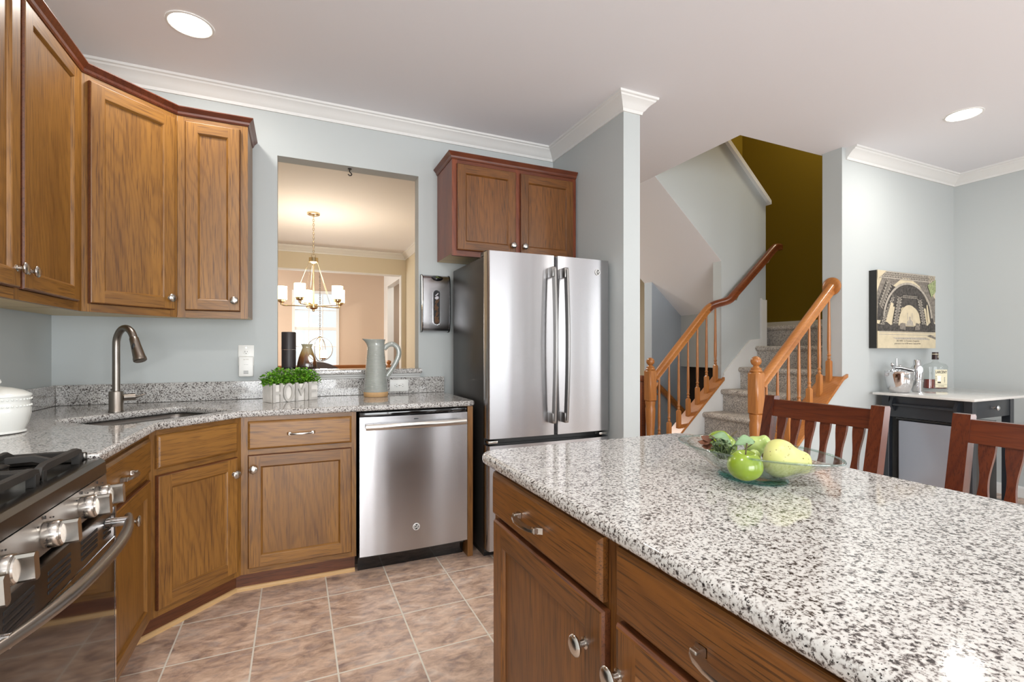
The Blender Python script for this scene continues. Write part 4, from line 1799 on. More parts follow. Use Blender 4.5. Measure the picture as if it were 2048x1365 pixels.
for k in range(1350):
    u, v = rnd.random(), rnd.random()
    cx = -.012 + (PWD + .024) * u
    cy = -.010 + (PDP + .02) * v
    edge = min(1, 4.5 * min(u, 1 - u, v + .05, 1.05 - v))
    cz = PHT - .006 + rnd.random() * (.026 + .062 * edge ** .5)
    L = rnd.uniform(.013, .021)
    wd = L * .38
    mt = Matrix.Translation((cx, cy, cz)) @ Matrix.Rotation(rnd.uniform(0, 2 * pi), 4, 'Z') @ Matrix.Rotation(rnd.uniform(-1.2, .5), 4, 'Y') @ Matrix.Rotation(rnd.uniform(-.6, .6), 4, 'X')
    P = [(0, 0, 0), (L * .35, -wd, .0018), (L * .75, -wd * .8, .0012), (L, 0, -.001), (L * .75, wd * .8, .0012), (L * .35, wd, .0018), (L * .5, 0, -.0006)]
    vs = [bm.verts.new(mt @ Vector(p)) for p in P]
    for a, b in ((0, 1), (1, 2), (2, 3), (3, 4), (4, 5), (5, 0)):
        bm.faces.new((vs[6], vs[a], vs[b]))
fo = obj('foliage', bm, 'box_leaf', pl, local=True, smooth=60)
fo['kind'] = 'stuff'

# ribbed pitcher
px_, py_ = .465, 3.135
pt = thing('pitcher', 'tall grey glazed ribbed pitcher with an unglazed foot on the worktop', 'pitcher', (px_, py_, ZT + .001))
bm = new()
pr = [(.072, .030)]
z = .030
while z < .318:
    r = .0735 - .0215 * (min(1, (z - .03) / .25)) ** 1.1
    pr += [(r, z), (r + .0013, z + .0030), (r + .0013, z + .0046), (r, z + .0076)]
    z += .0080
pr += [(.0525, .335), (.0545, .347), (.058, .358), (.0565, .3605), (.053, .356), (.050, .33), (.048, .30)]
vs = lathe(bm, pr, 40, tmat((px_, py_, ZT)), cap=False)
for v in vs:          # pull the lip out into a pouring spout on the left
    zz_ = v.co.z - ZT
    if zz_ > .315:
        p = Vector((v.co.x - px_, v.co.y - py_))
        a = math.atan2(p.y, p.x)
        q = max(0, cos(a - pi)) ** 5 * ((zz_ - .315) / .045) ** 1.5
        v.co.x -= q * .027
        v.co.z += q * .004
obj('pitcher_body', bm, 'grey_glaze', pt, smooth=35)
bm = new()
lathe(bm, [(.0715, 0), (.0735, .003), (.0755, .027), (.074, .0298)], 40, tmat((px_, py_, ZT + .001)))
obj('foot_band', bm, 'raw_clay', pt)
bm = new()
hp = catmull([(px_ + .050, py_, ZT + .300), (px_ + .075, py_, ZT + .325), (px_ + .108, py_, ZT + .330), (px_ + .137, py_, ZT + .305), (px_ + .143, py_, ZT + .265), (px_ + .125, py_, ZT + .215), (px_ + .095, py_, ZT + .165), (px_ + .066, py_, ZT + .125)], 5)
tube(bm, hp, .0125, sec=[(cos(t) * 1.25, sin(t) * .75) for t in [2 * pi * k / 12 for k in range(12)]], up=(0, 1, 0))
obj('pitcher_handle', bm, 'grey_glaze', pt, smooth=60)

# wall outlets and plug-in unit
def outlet(name, label, x, z, y, horiz=False):
    w, h = (.125, .080) if horiz else (.084, .124)
    t = thing(name, label, 'outlet', (x, y, z))
    bm = new()
    box(bm, -w / 2, -.006, -h / 2, w / 2, -.0005, h / 2, bev=.003)
    p = obj('cover_plate', bm, 'white_plastic', t, local=True)
    for s in (-1, 1):
        bm = new()
        c = Vector((s * .0195, 0, 0)) if horiz else Vector((0, 0, s * .0195))
        lathe(bm, [(.0165, .0061), (.0165, .008), (.0155, .0085)], 24, Matrix.Translation(c) @ Matrix.Rotation(pi / 2, 4, 'X'))
        so_ = obj('socket', bm, 'white_plastic', t, local=True)
        bm = new()
        for dx, dz, a, b in ((-.006, .003, .0022, .008), (.006, .003, .0022, .0065), (0, -.008, .004, .004)):
            if horiz:
                dx, dz, a, b = dz, dx, b, a
            box(bm, c.x + dx - a / 2, -.0092, c.z + dz - b / 2, c.x + dx + a / 2, -.0084, c.z + dz + b / 2)
        obj('slots', bm, 'slot_dark', so_, local=True, smooth=0)
    bm = new()
    cs = (0, .0) if horiz else (0, .046)
    lathe(bm, [(.003, .0061), (.003, .0072)], 10, Matrix.Translation((cs[0], 0, cs[1])) @ Matrix.Rotation(pi / 2, 4, 'X'))
    obj('screw', bm, 'chrome', t, local=True)
    return t


outlet('wall_outlet', 'white upright wall outlet to the left of the pass-through opening', -.268, 1.166, YB)
outlet('wall_outlet', 'white sideways wall outlet set in the granite upstand by the pitcher', .637, .960, YB - .022, True)
pg = thing('plug_in_adapter', 'white plug-in box in the lower socket of the wall outlet', 'adapter', (-.266, YB - .0095, 1.04))
bm = new()
box(bm, -.305, YB - .040, 1.040, -.228, YB - .0095, 1.160, bev=.006, seg=3)
pb = obj('adapter_body', bm, 'white_plastic', pg)
bm = new()
for k in range(3):
    box(bm, -.279, YB - .0410, 1.058 + .007 * k, -.254, YB - .0395, 1.0605 + .007 * k)
for x in (-.274, -.266, -.258):
    lathe(bm, [(.0014, 0), (.0014, .0009)], 8, Matrix.Translation((x, YB - .0398, 1.112)) @ Matrix.Rotation(pi / 2, 4, 'X'))
obj('vents', bm, 'slot_dark', pb, smooth=0)
bm = new()
text(bm, 'tp-link', .011, Matrix.Translation((-.266, YB - .0402, 1.143)) @ FRONT, .0002)
obj('lettering', bm, 'print_light', pb, smooth=0)

# bag dispenser on the wall
bd = thing('bag_dispenser', 'steel bag dispenser on the wall with a slot window showing bags', 'dispenser', (.885, YB - .001, 1.32))
DP = [(YB - .001, 1.322), (YB - .030, 1.324), (YB - .046, 1.334), (YB - .055, 1.352), (YB - .060, 1.39), (YB - .0625, 1.45), (YB - .063, 1.52), (YB - .0625, 1.59), (YB - .060, 1.65), (YB - .055, 1.686), (YB - .046, 1.704), (YB - .030, 1.714), (YB - .001, 1.716)]
bm = new()
prism(bm, DP, 'x', .7935, .9765)
shell = obj('shell', bm, 'stainless', bd, smooth=40)
for x0, x1 in ((.786, .793), (.977, .984)):
    bm = new()
    c = (YB - .03, 1.52)
    prism(bm, [(c[0] + (y - c[0]) * 1.0 - (.004 if y < YB - .02 else 0), c[1] + (z_ - c[1]) * 1.015) for y, z_ in DP], 'x', x0, x1)
    obj('side_cap', bm, 'black_gloss', bd)
bm = new()
y0 = YB - .0635
for q, r, yy in (('r', .0215, 0), ):
    n = 14
    outl, inl = [], []
    for cz, a0 in ((1.585, 0), (1.395, pi)):
        for k in range(n + 1):
            a = a0 + pi * k / n
            outl.append((.885 + .026 * cos(a), cz + .026 * sin(a)))
            inl.append((.885 + .022 * cos(a), cz + .022 * sin(a)))
    m = len(outl)
    for k in range(m):
        j = (k + 1) % m
        prism(bm, [outl[k], outl[j], inl[j], inl[k]], 'y', y0 - .003, y0 + .006)
    bmesh.ops.remove_doubles(bm, verts=bm.verts, dist=1e-6)
win = obj('window_frame', bm, 'chrome', bd)
bm = new()
prism(bm, inl, 'y', y0 - .0012, y0 + .004)
obj('window_back', bm, 'slot_dark', win, smooth=0)
bm = new()
rnd = random.Random(11)
for k in range(26):
    z_ = 1.385 + rnd.random() * .15
    x = .885 + rnd.uniform(-.010, .010)
    tube(bm, [(x - .006, y0 - .0015, z_ - .012), (x + rnd.uniform(-.004, .004), y0 - .003, z_), (x + .006, y0 - .0015, z_ + .012)], .0035, 6)
obj('brown_bags', bm, 'bag_paper', win)
bm = new()
for k in range(12):
    z_ = 1.548 + rnd.random() * .035
    x = .885 + rnd.uniform(-.008, .008)
    tube(bm, [(x - .006, y0 - .0015, z_ - .006), (x, y0 - .003, z_), (x + .006, y0 - .0015, z_ + .005)], .0035, 6)
obj('white_bags', bm, 'bag_white', win)
bm = new()
bt = Matrix.Translation((.893, YB - .0475, 1.694)) @ Matrix.Rotation(radians(-52), 4, 'X') @ Matrix.Rotation(pi / 2, 4, 'X')
lathe(bm, [(.042, -.008), (.042, .004), (.036, .008)], 32, bt @ Matrix.Diagonal((1, .52, 1, 1)))
bo = obj('oval_badge', bm, 'black_gloss', bd)
bm = new()
for pts in ([(-.016, -.008), (.016, -.008), (.010, -.003), (-.010, -.003)], [(-.009, -.002), (.009, -.002), (.004, .010), (-.003, .011)]):
    prism(bm, pts, 'z', .0082, .0092)
bm.transform(bt)
obj('badge_picture', bm, 'badge_green', bo, smooth=0)

# hook in the head of the pass-through
bm = new()
lathe(bm, [(.012, -.006), (.012, 0)], 14, tmat((.328, YB + .045, PZ1 - .001)))
tube(bm, catmull([(.328, YB + .045, PZ1 - .006), (.328, YB + .045, PZ1 - .022), (.338, YB + .045, PZ1 - .030), (.340, YB + .045, PZ1 - .040), (.328, YB + .045, PZ1 - .046), (.317, YB + .045, PZ1 - .038)], 4), .0036, 8)
solo('ceiling_hook', bm, 'black_plastic', 'small black hook screwed into the top of the pass-through opening', 'hook')

# speaker and vase on the sill
sk = thing('smart_speaker', 'tall black cylinder speaker on the pass-through sill', 'speaker', (-.037, YB + .06, 1.075))
bm = new()
lathe(bm, [(.040, 0), (.042, .002), (.042, .014)], 36, tmat((-.037, YB + .06, 1.0755)))
obj('base_ring', bm, 'black_gloss', sk)
bm = new()
pr = [(.0415, .0145)]
for k in range(20):
    pr += [(.0418, .016 + .0052 * k), (.0412, .0185 + .0052 * k)]
pr += [(.0418, .125)]
lathe(bm, pr, 36, tmat((-.037, YB + .06, 1.0755)))
obj('grille', bm, 'speaker_black', sk, smooth=30)
bm = new()
lathe(bm, [(.042, .1255), (.042, .232), (.0405, .236), (.036, .2365)], 36, tmat((-.037, YB + .06, 1.0755)))
obj('upper_body', bm, 'speaker_black', sk)
vx, vy = .069, YB + .065
bm = new()
pr = [(.050, 0), (.058, .004), (.060, .016), (.057, .040), (.049, .075), (.038, .108), (.029, .132), (.027, .140), (.030, .150), (.037, .161), (.033, .1605), (.024, .145)]
lathe(bm, pr, 40, tmat((0, 0, 0)), cap=True, ell=(1, .62))
me = bpy.data.meshes.new('vase')
bm.to_mesh(me)
bm.free()
vo = link('vase', me, 'vase_glaze', None, 60, tmat((vx, vy, 1.0755)))
vo.location = (vx, vy, 1.0755)
tag(vo, 'brown glazed vase with an oval hole through it, beside the black speaker', 'vase')
bm = new()
lathe(bm, [(.0155, -.1), (.0155, .1)], 24, Matrix.Translation((.022, 0, .066)) @ Matrix.Rotation(radians(-14), 4, 'Y') @ Matrix.Diagonal((1, 1, 1.75, 1)) @ Matrix.Rotation(pi / 2, 4, 'X'))
cm = bpy.data.meshes.new('cut')
bm.to_mesh(cm)
bm.free()
co = bpy.data.objects.new('cut', cm)
C.objects.link(co)
co.location = vo.location
md = vo.modifiers.new('hole', 'BOOLEAN')
md.operation = 'DIFFERENCE'
md.object = co
md.solver = 'EXACT'
dg = bpy.context.evaluated_depsgraph_get()
nm = bpy.data.meshes.new_from_object(vo.evaluated_get(dg))
vo.modifiers.clear()
vo.data = nm
bpy.data.objects.remove(co)

# ------------------------------------------------------------------ ceiling lights
def can(label, x, y, power):
    t = thing('recessed_light', label, 'ceiling light', (x, y, ZC), 0, None)
    bm = new()
    lathe(bm, [(.100, -.001), (.099, -.004), (.090, -.006), (.087, -.004), (.0865, -.0015)], 40, tmat((x, y, ZC)), cap=False)
    obj('trim_ring', bm, 'trim_white', t)
    bm = new()
    lathe(bm, [(.086, -.0035), (.086, -.0015)], 40, tmat((x, y, ZC)))
    obj('lens', bm, 'lens_glow', t)
    lamp('can_light', 'AREA', (x, y, ZC - .012), power, (1.0, .96, .90), .16, parent=t)
    return t


can('recessed ceiling light above the sink corner, at the upper left', -.455, 2.72, 7)
can('recessed ceiling light at the upper right, above the black serving cart', 4.0, 1.68, 9)
can('recessed ceiling light over the island, above the frame of the photo', 1.1, .35, 10)
can('recessed ceiling light over the range, above the frame of the photo', -.35, .5, 15)
can('added unseen ceiling light in the stair hall, hidden behind the wing wall', 2.55, 5.6, 46)  # lamp added to light the stair soffit
can('added unseen ceiling light in the passage beyond the living room', 2.4, 8.9, 14)  # lamp added to brighten the opening beyond the living room
can('recessed ceiling light over the breakfast corner behind the camera', 3.4, -.9, 15)

# ------------------------------------------------------------------ dining room
def chain(bm, x, y, z0, z1, link_=.034, r=.0028):
    n = max(2, int((z1 - z0) / (link_ * .72)))
    st_ = (z1 - z0) / n
    for k in range(n):
        zc = z0 + st_ * (k + .5)
        pts = []
        for j in range(10):
            a = 2 * pi * j / 10
            u, w = .009 * cos(a), st_ * .66 * sin(a)
            pts.append((x + u, y, zc + w) if k % 2 else (x, y + u, zc + w))
        tube(bm, pts, r, 6, closed=True, up=(0, 1, 0) if k % 2 else (1, 0, 0))


cxx, cyy = .189, 5.90
ch = thing('chandelier', 'five-armed brass-toned chandelier with glowing white cylinder shades', 'chandelier', (cxx, cyy, ZC))
bm = new()
lathe(bm, [(.068, ZC - .001), (.068, ZC - .018), (.060, ZC - .024), (.012, ZC - .026), (.010, ZC - .045)], 32, tmat((cxx, cyy, 0)))
obj('canopy', bm, 'brass_nickel', ch)
bm = new()
chain(bm, cxx, cyy, 2.275, ZC - .045)
tube(bm, [(cxx + .022 * cos(2 * pi * k / 14), cyy, 2.262 + .022 * sin(2 * pi * k / 14)) for k in range(14)], .0035, 6, closed=True, up=(0, 1, 0))
obj('chain', bm, 'brass_nickel', ch, smooth=60)
bm = new()
lathe(bm, [(.012, 2.245), (.050, 2.238), (.050, 2.19), (.030, 2.178), (.014, 2.172), (.012, 2.15), (.0085, 2.14), (.0085, 1.72), (.045, 1.715), (.045, 1.672), (.03, 1.66), (.014, 1.655), (.012, 1.635), (.004, 1.63)], 24, tmat((cxx, cyy, 0)))
obj('centre_column', bm, 'brass_nickel', ch, smooth=30)
for k in range(5):
    # measured round from the viewer's right-hand side
    a = radians(174 + 72 * k) - radians(1.8)
    ux_, uy_ = cos(a), sin(a)
    R_ = .33
    ax, ay = cxx + R_ * ux_, cyy + R_ * uy_
    bm = new()
    tube(bm, [(cxx + .04 * ux_, cyy + .04 * uy_, 1.695), (ax - .02 * ux_, ay - .02 * uy_, 1.695), (ax, ay, 1.703), (ax, ay, 1.725)], .007, 10)
    lathe(bm, [(.012, 1.70), (.014, 1.722), (.040, 1.735), (.040, 1.752), (.05, 1.754), (.05, 1.758)], 20, tmat((ax, ay, 0)))
    tube(bm, [(cxx + .045 * ux_, cyy + .045 * uy_, 2.20), (cxx + .23 * ux_, cyy + .23 * uy_, 1.697)], .0018, 6)
    arm = obj('arm', bm, 'brass_nickel', ch)
    bm = new()
    lathe(bm, [(.056, 1.7585), (.0575, 1.762), (.0575, 1.905), (.0545, 1.905), (.0545, 1.765)], 28, tmat((ax, ay, 0)), cap=False)
    obj('shade', bm, 'shade_glow', arm)
lamp('chandelier_light', 'POINT', (cxx, cyy, 1.98), 36, (1.0, .87, .68), .22, parent=ch)

ox, oy = .385, 8.85
op = thing('orb_pendant', 'pendant lamp of thin rings around a candle shade hanging before the far window', 'pendant lamp', (ox, oy, ZC))
bm = new()
lathe(bm, [(.06, ZC - .001), (.06, ZC - .02), (.01, ZC - .026)], 24, tmat((ox, oy, 0)))
obj('canopy', bm, 'brushed_nickel', op)
bm = new()
chain(bm, ox, oy, 1.43, ZC - .026, .05, .004)
obj('chain', bm, 'brushed_nickel', op, smooth=60)
RR = .20
for a in (0, radians(62)):
    bm = new()
    pts = [(ox + RR * cos(2 * pi * k / 48) * cos(a), oy + RR * cos(2 * pi * k / 48) * sin(a), 1.205 + RR * sin(2 * pi * k / 48)) for k in range(48)]
    tube(bm, pts, .0065, 8, closed=True)
    obj('ring', bm, 'brushed_nickel', op, smooth=60)
bm = new()
lathe(bm, [(.05, 1.402), (.05, 1.410), (.012, 1.428), (.010, 1.43)], 20, tmat((ox, oy, 0)))
tube(bm, [(ox, oy, 1.40), (ox, oy, 1.03)], .010, 10)
lathe(bm, [(.02, 1.03), (.055, 1.055), (.055, 1.062)], 20, tmat((ox + .055, oy, 0)))
obj('stem', bm, 'brass_nickel', op)
bm = new()
lathe(bm, [(.05, 1.063), (.052, 1.19), (.048, 1.19), (.047, 1.066)], 24, tmat((ox + .055, oy, 0)), cap=False)
obj('candle_shade', bm, 'candle_glow', op)
lamp('pendant_light', 'POINT', (ox + .055, oy, 1.30), 22, (1.0, .88, .72), .06, parent=op)

# railing at the far side of the front room
rl = thing('hall_railing', 'orange-brown wooden railing beyond the dining room, seen low through the pass-through', 'railing', (.55, 8.55, 0))
bm = new()
box(bm, -1.15, 8.52, .885, 1.44, 8.58, .945, bev=.012)
obj('rail', bm, 'rail_oak', rl)
for k in range(22):
    bm = new()
    box(bm, -1.1 + .115 * k, 8.535, 0, -1.07 + .115 * k, 8.565, .884)
    obj('baluster', bm, 'rail_oak_vertical', rl, smooth=0)
bm = new()
box(bm, 1.441, 8.505, 0, 1.53, 8.595, .93, bev=.008)
lathe(bm, [(.03, .93), (.02, .945), (.036, .965), (.042, .985), (.036, 1.005), (.01, 1.02)], 18, tmat((1.486, 8.55, 0)))
obj('newel_post', bm, 'rail_oak_vertical', rl)

# dining chair
dc = thing('dining_chair', 'brown upholstered dining chair, only its curved top showing behind the vase', 'chair', (.20, 4.95, 0))
bm = new()
pr = [(-.21, .50), (.21, .50), (.222, .80)]
for k in range(13):
    t = k / 12
    pr.append((.225 - .45 * t, 1.00 + .085 * sin(pi * t) ** .8))
pr.append((-.222, .80))
prism(bm, pr, 'y', -.03, .025)
for v in bm.verts:
    v.co.y += .20 + .10 * (v.co.z - .5) - .5 * v.co.x ** 2
bm.transform(tmat((.185, 4.75, 0)))
obj('backrest', bm, 'chair_leather', dc, smooth=60)
bm = new()
box(bm, -.035, 4.52, .42, .405, 4.94, .50, bev=.025, seg=3)
obj('seat', bm, 'chair_leather', dc)
for sx, sy in ((-.015, 4.55), (.385, 4.55), (-.015, 4.92), (.385, 4.92)):
    bm = new()
    box(bm, sx - .02, sy - .02, 0, sx + .02, sy + .02, .425, bev=.004)
    obj('leg', bm, 'mahogany_vertical', dc)

# ------------------------------------------------------------------ island chairs
def island_chair(label):
    """slat-back counter chair facing -X, drawn around its own base; width along Y"""
    t = thing('counter_chair', label, 'chair', (0, 0, 0), 0, 'slat-back chairs at the island')
    hw = .215
    ln = math.tan(radians(11.0))

    def bx(z):          # centre line of the raked back
        return .20 + max(0, z - .58) * ln
    for s in (-1, 1):
        bm = new()
        y0, y1 = s * hw - .0225, s * hw + .0225
        pr = [(bx(0) + .04 - .02, 0), (bx(0) + .04 + .02, 0), (bx(.58) + .022, .58), (bx(1.0) + .018, .993), (bx(1.0) + .012, 1.0), (bx(1.0) - .016, 1.0), (bx(.58) - .022, .58)]
        prism(bm, pr, 'y', y0, y1)
        obj('back_post', bm, 'mahogany_vertical', t, local=True, smooth=0)
        bm = new()
        prism(bm, [(-.215, 0), (-.18, 0), (-.172, .57), (-.218, .57)], 'y', s * (hw - .02) - .02, s * (hw - .02) + .02)
        obj('leg', bm, 'mahogany_vertical', t, local=True, smooth=0)
    bm = new()
    yy = hw - .0228
    pr = [(bx(.915) - .011, .915), (bx(.915) + .011, .915), (bx(.985) + .011, .985), (bx(.985) - .011, .985)]
    prism(bm, pr, 'y', -yy, yy)
    for v in bm.verts:      # slightly dished
        pass
    obj('top_rail', bm, 'mahogany_horizontal', t, local=True, smooth=0)
    bm = new()
    prism(bm, [(bx(.66) - .011, .66), (bx(.66) + .011, .66), (bx(.71) + .011, .71), (bx(.71) - .011, .71)], 'y', -yy, yy)
    obj('lower_rail', bm, 'mahogany_horizontal', t, local=True, smooth=0)
    n = 6
    pitch = .394 / (n + .45)
    for i in range(n):
        yc = -.197 + pitch * (i + .72)
        bm = new()
        prof = []
        for k in range(13):
            u = k / 12
            z = .7102 + (.9148 - .7102) * u
            # wavy slat: wide at the head, waisted below it, swelling again towards the foot
            w = .0155 + .0045 * cos(2 * pi * (u - .98) / 1.0) - .002 * (1 - u)
            prof.append((z, w))
        for (za, wa), (zb, wb) in zip(prof, prof[1:]):
            vs = []
            for z, w in ((za, wa), (zb, wb)):
                for dx in (-.006, .006):
                    vs.append([bm.verts.new((bx(z) + dx, yc - w, z)), bm.verts.new((bx(z) + dx, yc + w, z))])
            A, B, D, E_ = vs
            for q in ((A[0], A[1], D[1], D[0]), (B[1], B[0], E_[0], E_[1]), (A[0], D[0], E_[0], B[0]), (A[1], B[1], E_[1], D[1])):
                bm.faces.new(q)
        bmesh.ops.remove_doubles(bm, verts=bm.verts, dist=1e-6)
        bmesh.ops.holes_fill(bm, edges=bm.edges)
        bmesh.ops.recalc_face_normals(bm, faces=bm.faces)
        obj('slat', bm, 'mahogany_vertical', t, local=True, smooth=30)
    bm = new()
    box(bm, -.235, -.235, .571, .178, .235, .612, bev=.012, seg=3)
    obj('seat', bm, 'mahogany_horizontal', t, local=True)
    bm = new()
    for s in (-1, 1):
        box(bm, -.18, s * .195 - .01, .22, .19, s * .195 + .01, .25)
    box(bm, -.205, -.175, .20, -.187, .175, .235)
    obj('stretcher', bm, 'mahogany_horizontal', t, local=True, smooth=0)
    return t


ic = island_chair('reddish-brown slat-back chair at the island, in front of the stair newel post')
ic.location = (1.628, 1.252, 0)
WM[ic.name] = tmat(ic.location)
dup(ic, (1.628, .585, 0), 0, 'reddish-brown slat-back chair cut by the right edge, in front of the black cart')

# ------------------------------------------------------------------ serving cart by the picture wall
CX0, CX1, CY0, CY1 = 4.165, 4.735, 1.70, 2.255
ct = thing('serving_cart', 'black kitchen cart with a white marble top, drawer and towel bar', 'cart', (4.45, 1.98, 0))
bm = new()
box(bm, 4.118, 1.672, .851, 5.22, 2.295, .869, bev=.004)
obj('cart_top', bm, 'marble_top', ct)
for x in (CX0, CX1 - .05):
    for y in (CY0, CY1 - .05):
        bm = new()
        box(bm, x, y, 0, x + .05, y + .05, .8505, bev=.002, seg=1)
        obj('leg', bm, 'black_paint', ct, smooth=0)
bm = new()
box(bm, CX0 + .008, CY0 + .0505, .69, CX0 + .03, CY1 - .0505, .850)
box(bm, CX1 - .03, CY0 + .0505, .72, CX1 - .008, CY1 - .0505, .850)
box(bm, CX0 + .0505, CY1 - .03, .72, CX1 - .0505, CY1 - .008, .850)
obj('apron', bm, 'black_paint', ct, smooth=0)
bm = new()
box(bm, CX0 + .0505, CY0 + .004, .728, CX1 - .0505, CY0 + .028, .848, bev=.003)
dr2 = obj('drawer_front', bm, 'black_paint', ct)
bm = new()
lathe(bm, [(.008, 0), (.006, .012), (.017, .02), (.018, .026), (.010, .032)], 20, Matrix.Translation((4.45, CY0 + .0035, .795)) @ Matrix.Rotation(pi / 2, 4, 'X'))
obj('knob', bm, 'chrome', dr2)
bm = new()
for y in (CY0 + .07, CY1 - .09):
    prism(bm, [(CX0 + .007, .835), (CX0 + .007, .735), (CX0 - .012, .74), (CX0 - .040, .775), (CX0 - .040, .80), (CX0 - .015, .835)], 'y', y, y + .02)
obj('bar_bracket', bm, 'black_paint', ct, smooth=0)
bm = new()
tube(bm, [(CX0 - .024, CY0 + .0905, .785), (CX0 - .024, CY1 - .0905, .785)], .010, 12)
obj('towel_bar', bm, 'black_paint', ct)
bm = new()
box(bm, CX0 + .0505, CY0 + .01, .09, CX1 - .0505, CY1 - .01, .11)
obj('lower_shelf', bm, 'black_paint', ct, smooth=0)
mf = thing('mini_fridge', 'small grey refrigerator with a plain steel door inside the black cart', 'refrigerator', (4.42, 1.985, .1105))
bm = new()
box(bm, 4.232, 1.765, .1115, 4.66, 2.19, .672, bev=.005)
obj('case', bm, 'charcoal_case', mf)
bm = new()
box(bm, 4.185, 1.762, .1115, 4.2315, 2.150, .664, bev=.004)
obj('door', bm, 'fridge_grey', mf)
bm = new()
box(bm, 4.19, 1.765, .6725, 4.65, 2.17, .684)
for k in range(14):
    y = 1.79 + .026 * k
    tube(bm, [(4.20, y, .686), (4.24, y + .016, .692), (4.28, y, .686)], .003, 6)
obj('top_rack', bm, 'black_plastic', mf, smooth=0)
bm = new()
tube(bm, catmull([(4.15, 2.30, .62), (4.14, 2.305, .45), (4.15, 2.30, .28), (4.14, 2.31, .10)], 5), .004, 8)
solo('power_cord', bm, 'white_plastic', 'thin pale cord hanging down beside the black cart', 'cord')

# ice bucket, shaker, opener, bottle
ZK = .8695
bx_, by_ = 4.262, 2.185
bk = thing('ice_bucket', 'shiny steel ice bucket full of bar tools on the marble cart top', 'bucket', (bx_, by_, ZK))
bm = new()
lathe(bm, [(.055, 0), (.062, .006), (.078, .04), (.088, .09), (.092, .140), (.092, .162), (.094, .165), (.090, .165), (.086, .09), (.06, .012)], 44, tmat((bx_, by_, ZK)))
bko = obj('bucket', bm, 'chrome', bk, smooth=60)
bm = new()
for s in (-1, 1):
    d = Vector((.912, -.409, 0)) * s
    c = Vector((bx_, by_, ZK + .138))
    tube(bm, [c + d * .091 + Vector((0, 0, .006)), c + d * .112 + Vector((0, 0, .004)), c + d * .112 + Vector((0, 0, -.006)), c + d * .091 + Vector((0, 0, -.008))], .0035, 8)
obj('side_handle', bm, 'chrome', bko)
rt = Vector((.912, -.409, 0))
b0 = Vector((bx_, by_, ZK))


def tool(name, label, cat, pts, rad, ends=None):
    bm = new()
    tube(bm, [b0 + rt * p[0] + Vector((.409, .912, 0)) * p[1] + Vector((0, 0, p[2])) for p in pts], rad, 10)
    if ends:
        c = b0 + rt * ends[0] + Vector((.409, .912, 0)) * ends[1] + Vector((0, 0, ends[2]))
        ball(bm, c, ends[3], 12, 8)
    return solo(name, bm, 'chrome', label, cat, 'bar tools in the ice bucket', smooth=60)


tool('bar_spoon', 'thin steel bar tool standing upright in the ice bucket', 'bar tool', [(.004, .03, .04), (.004, .03, .262)], [.004, .0055])
tool('ice_tongs', 'steel tongs lying across the mouth of the ice bucket', 'tongs', [(-.055, -.02, .195), (-.01, -.02, .192), (.04, -.02, .182), (.085, -.02, .172)], [.014, .011, .012, .016])
tool('bar_strainer', 'round steel strainer at the left of the ice bucket', 'strainer', [(-.045, .01, .08), (-.045, .01, .20)], .006, (-.045, .01, .215, .015))
tool('bottle_stopper', 'small round-headed steel stopper in the ice bucket', 'stopper', [(.022, .02, .06), (.022, .02, .19)], .004, (.022, .02, .204, .011))
sx_, sy_ = 4.525, 2.195
sh = thing('cocktail_shaker', 'tall chrome cocktail shaker between the ice bucket and the bottle', 'shaker', (sx_, sy_, ZK))
bm = new()
lathe(bm, [(.030, 0), (.032, .004), (.040, .13), (.041, .165)], 32, tmat((sx_, sy_, ZK)))
obj('body', bm, 'chrome', sh, smooth=60)
bm = new()
lathe(bm, [(.0415, .1655), (.040, .188), (.026, .206), (.024, .21), (.024, .245), (.020, .25)], 32, tmat((sx_, sy_, ZK)))
obj('cap', bm, 'chrome', sh, smooth=50)
jx, jy = 4.432, 2.13
bm = new()
mt = tmat((jx, jy, ZK), radians(-24))
lathe(bm, [(.020, 0), (.020, .004), (.004, .008), (.004, .085)], 18, mt)
lathe(bm, [(.014, -.002), (.021, -.002), (.021, .002), (.014, .002)], 28, mt @ Matrix.Translation((0, 0, .175)) @ Matrix.Rotation(pi / 2, 4, 'X') @ Matrix.Diagonal((1, 1.35, 1, 1)))
tube(bm, [mt @ Vector(p) for p in ((-.024, 0, .085), (0, 0, .098), (.024, 0, .085))], .006, 8)
tube(bm, [mt @ Vector(p) for p in ((0, 0, .08), (0, 0, .14))], .004, 8)
solo('corkscrew', bm, 'chrome', 'chrome corkscrew stand leaning next to the shaker', 'corkscrew')
qx, qy = 4.82, 2.21
QM = tmat((qx, qy, ZK), radians(-30))
bo_ = thing('whiskey_bottle', 'flat clear bottle with a cream label, a third full of red-brown whiskey', 'bottle', (qx, qy, ZK), radians(-30))


def flat_lathe(bm, prof, n=48, p=3.2):
    """bottle rings: (half width, half depth, z) superellipse sections"""
    rings = []
    for a, b, z in prof:
        ring = []
        for k in range(n):
            t = 2 * pi * k / n
            ct_, st_ = cos(t), sin(t)
            q = p if a > .03 else 2
            ring.append(bm.verts.new((a * math.copysign(abs(ct_) ** (2 / q), ct_), b * math.copysign(abs(st_) ** (2 / q), st_), z)))
        rings.append(ring)
    for r0, r1 in zip(rings, rings[1:]):
        for k in range(n):
            bm.faces.new((r0[k], r0[(k + 1) % n], r1[(k + 1) % n], r1[k]))
    bm.faces.new(list(reversed(rings[0])))
    bm.faces.new(rings[-1])


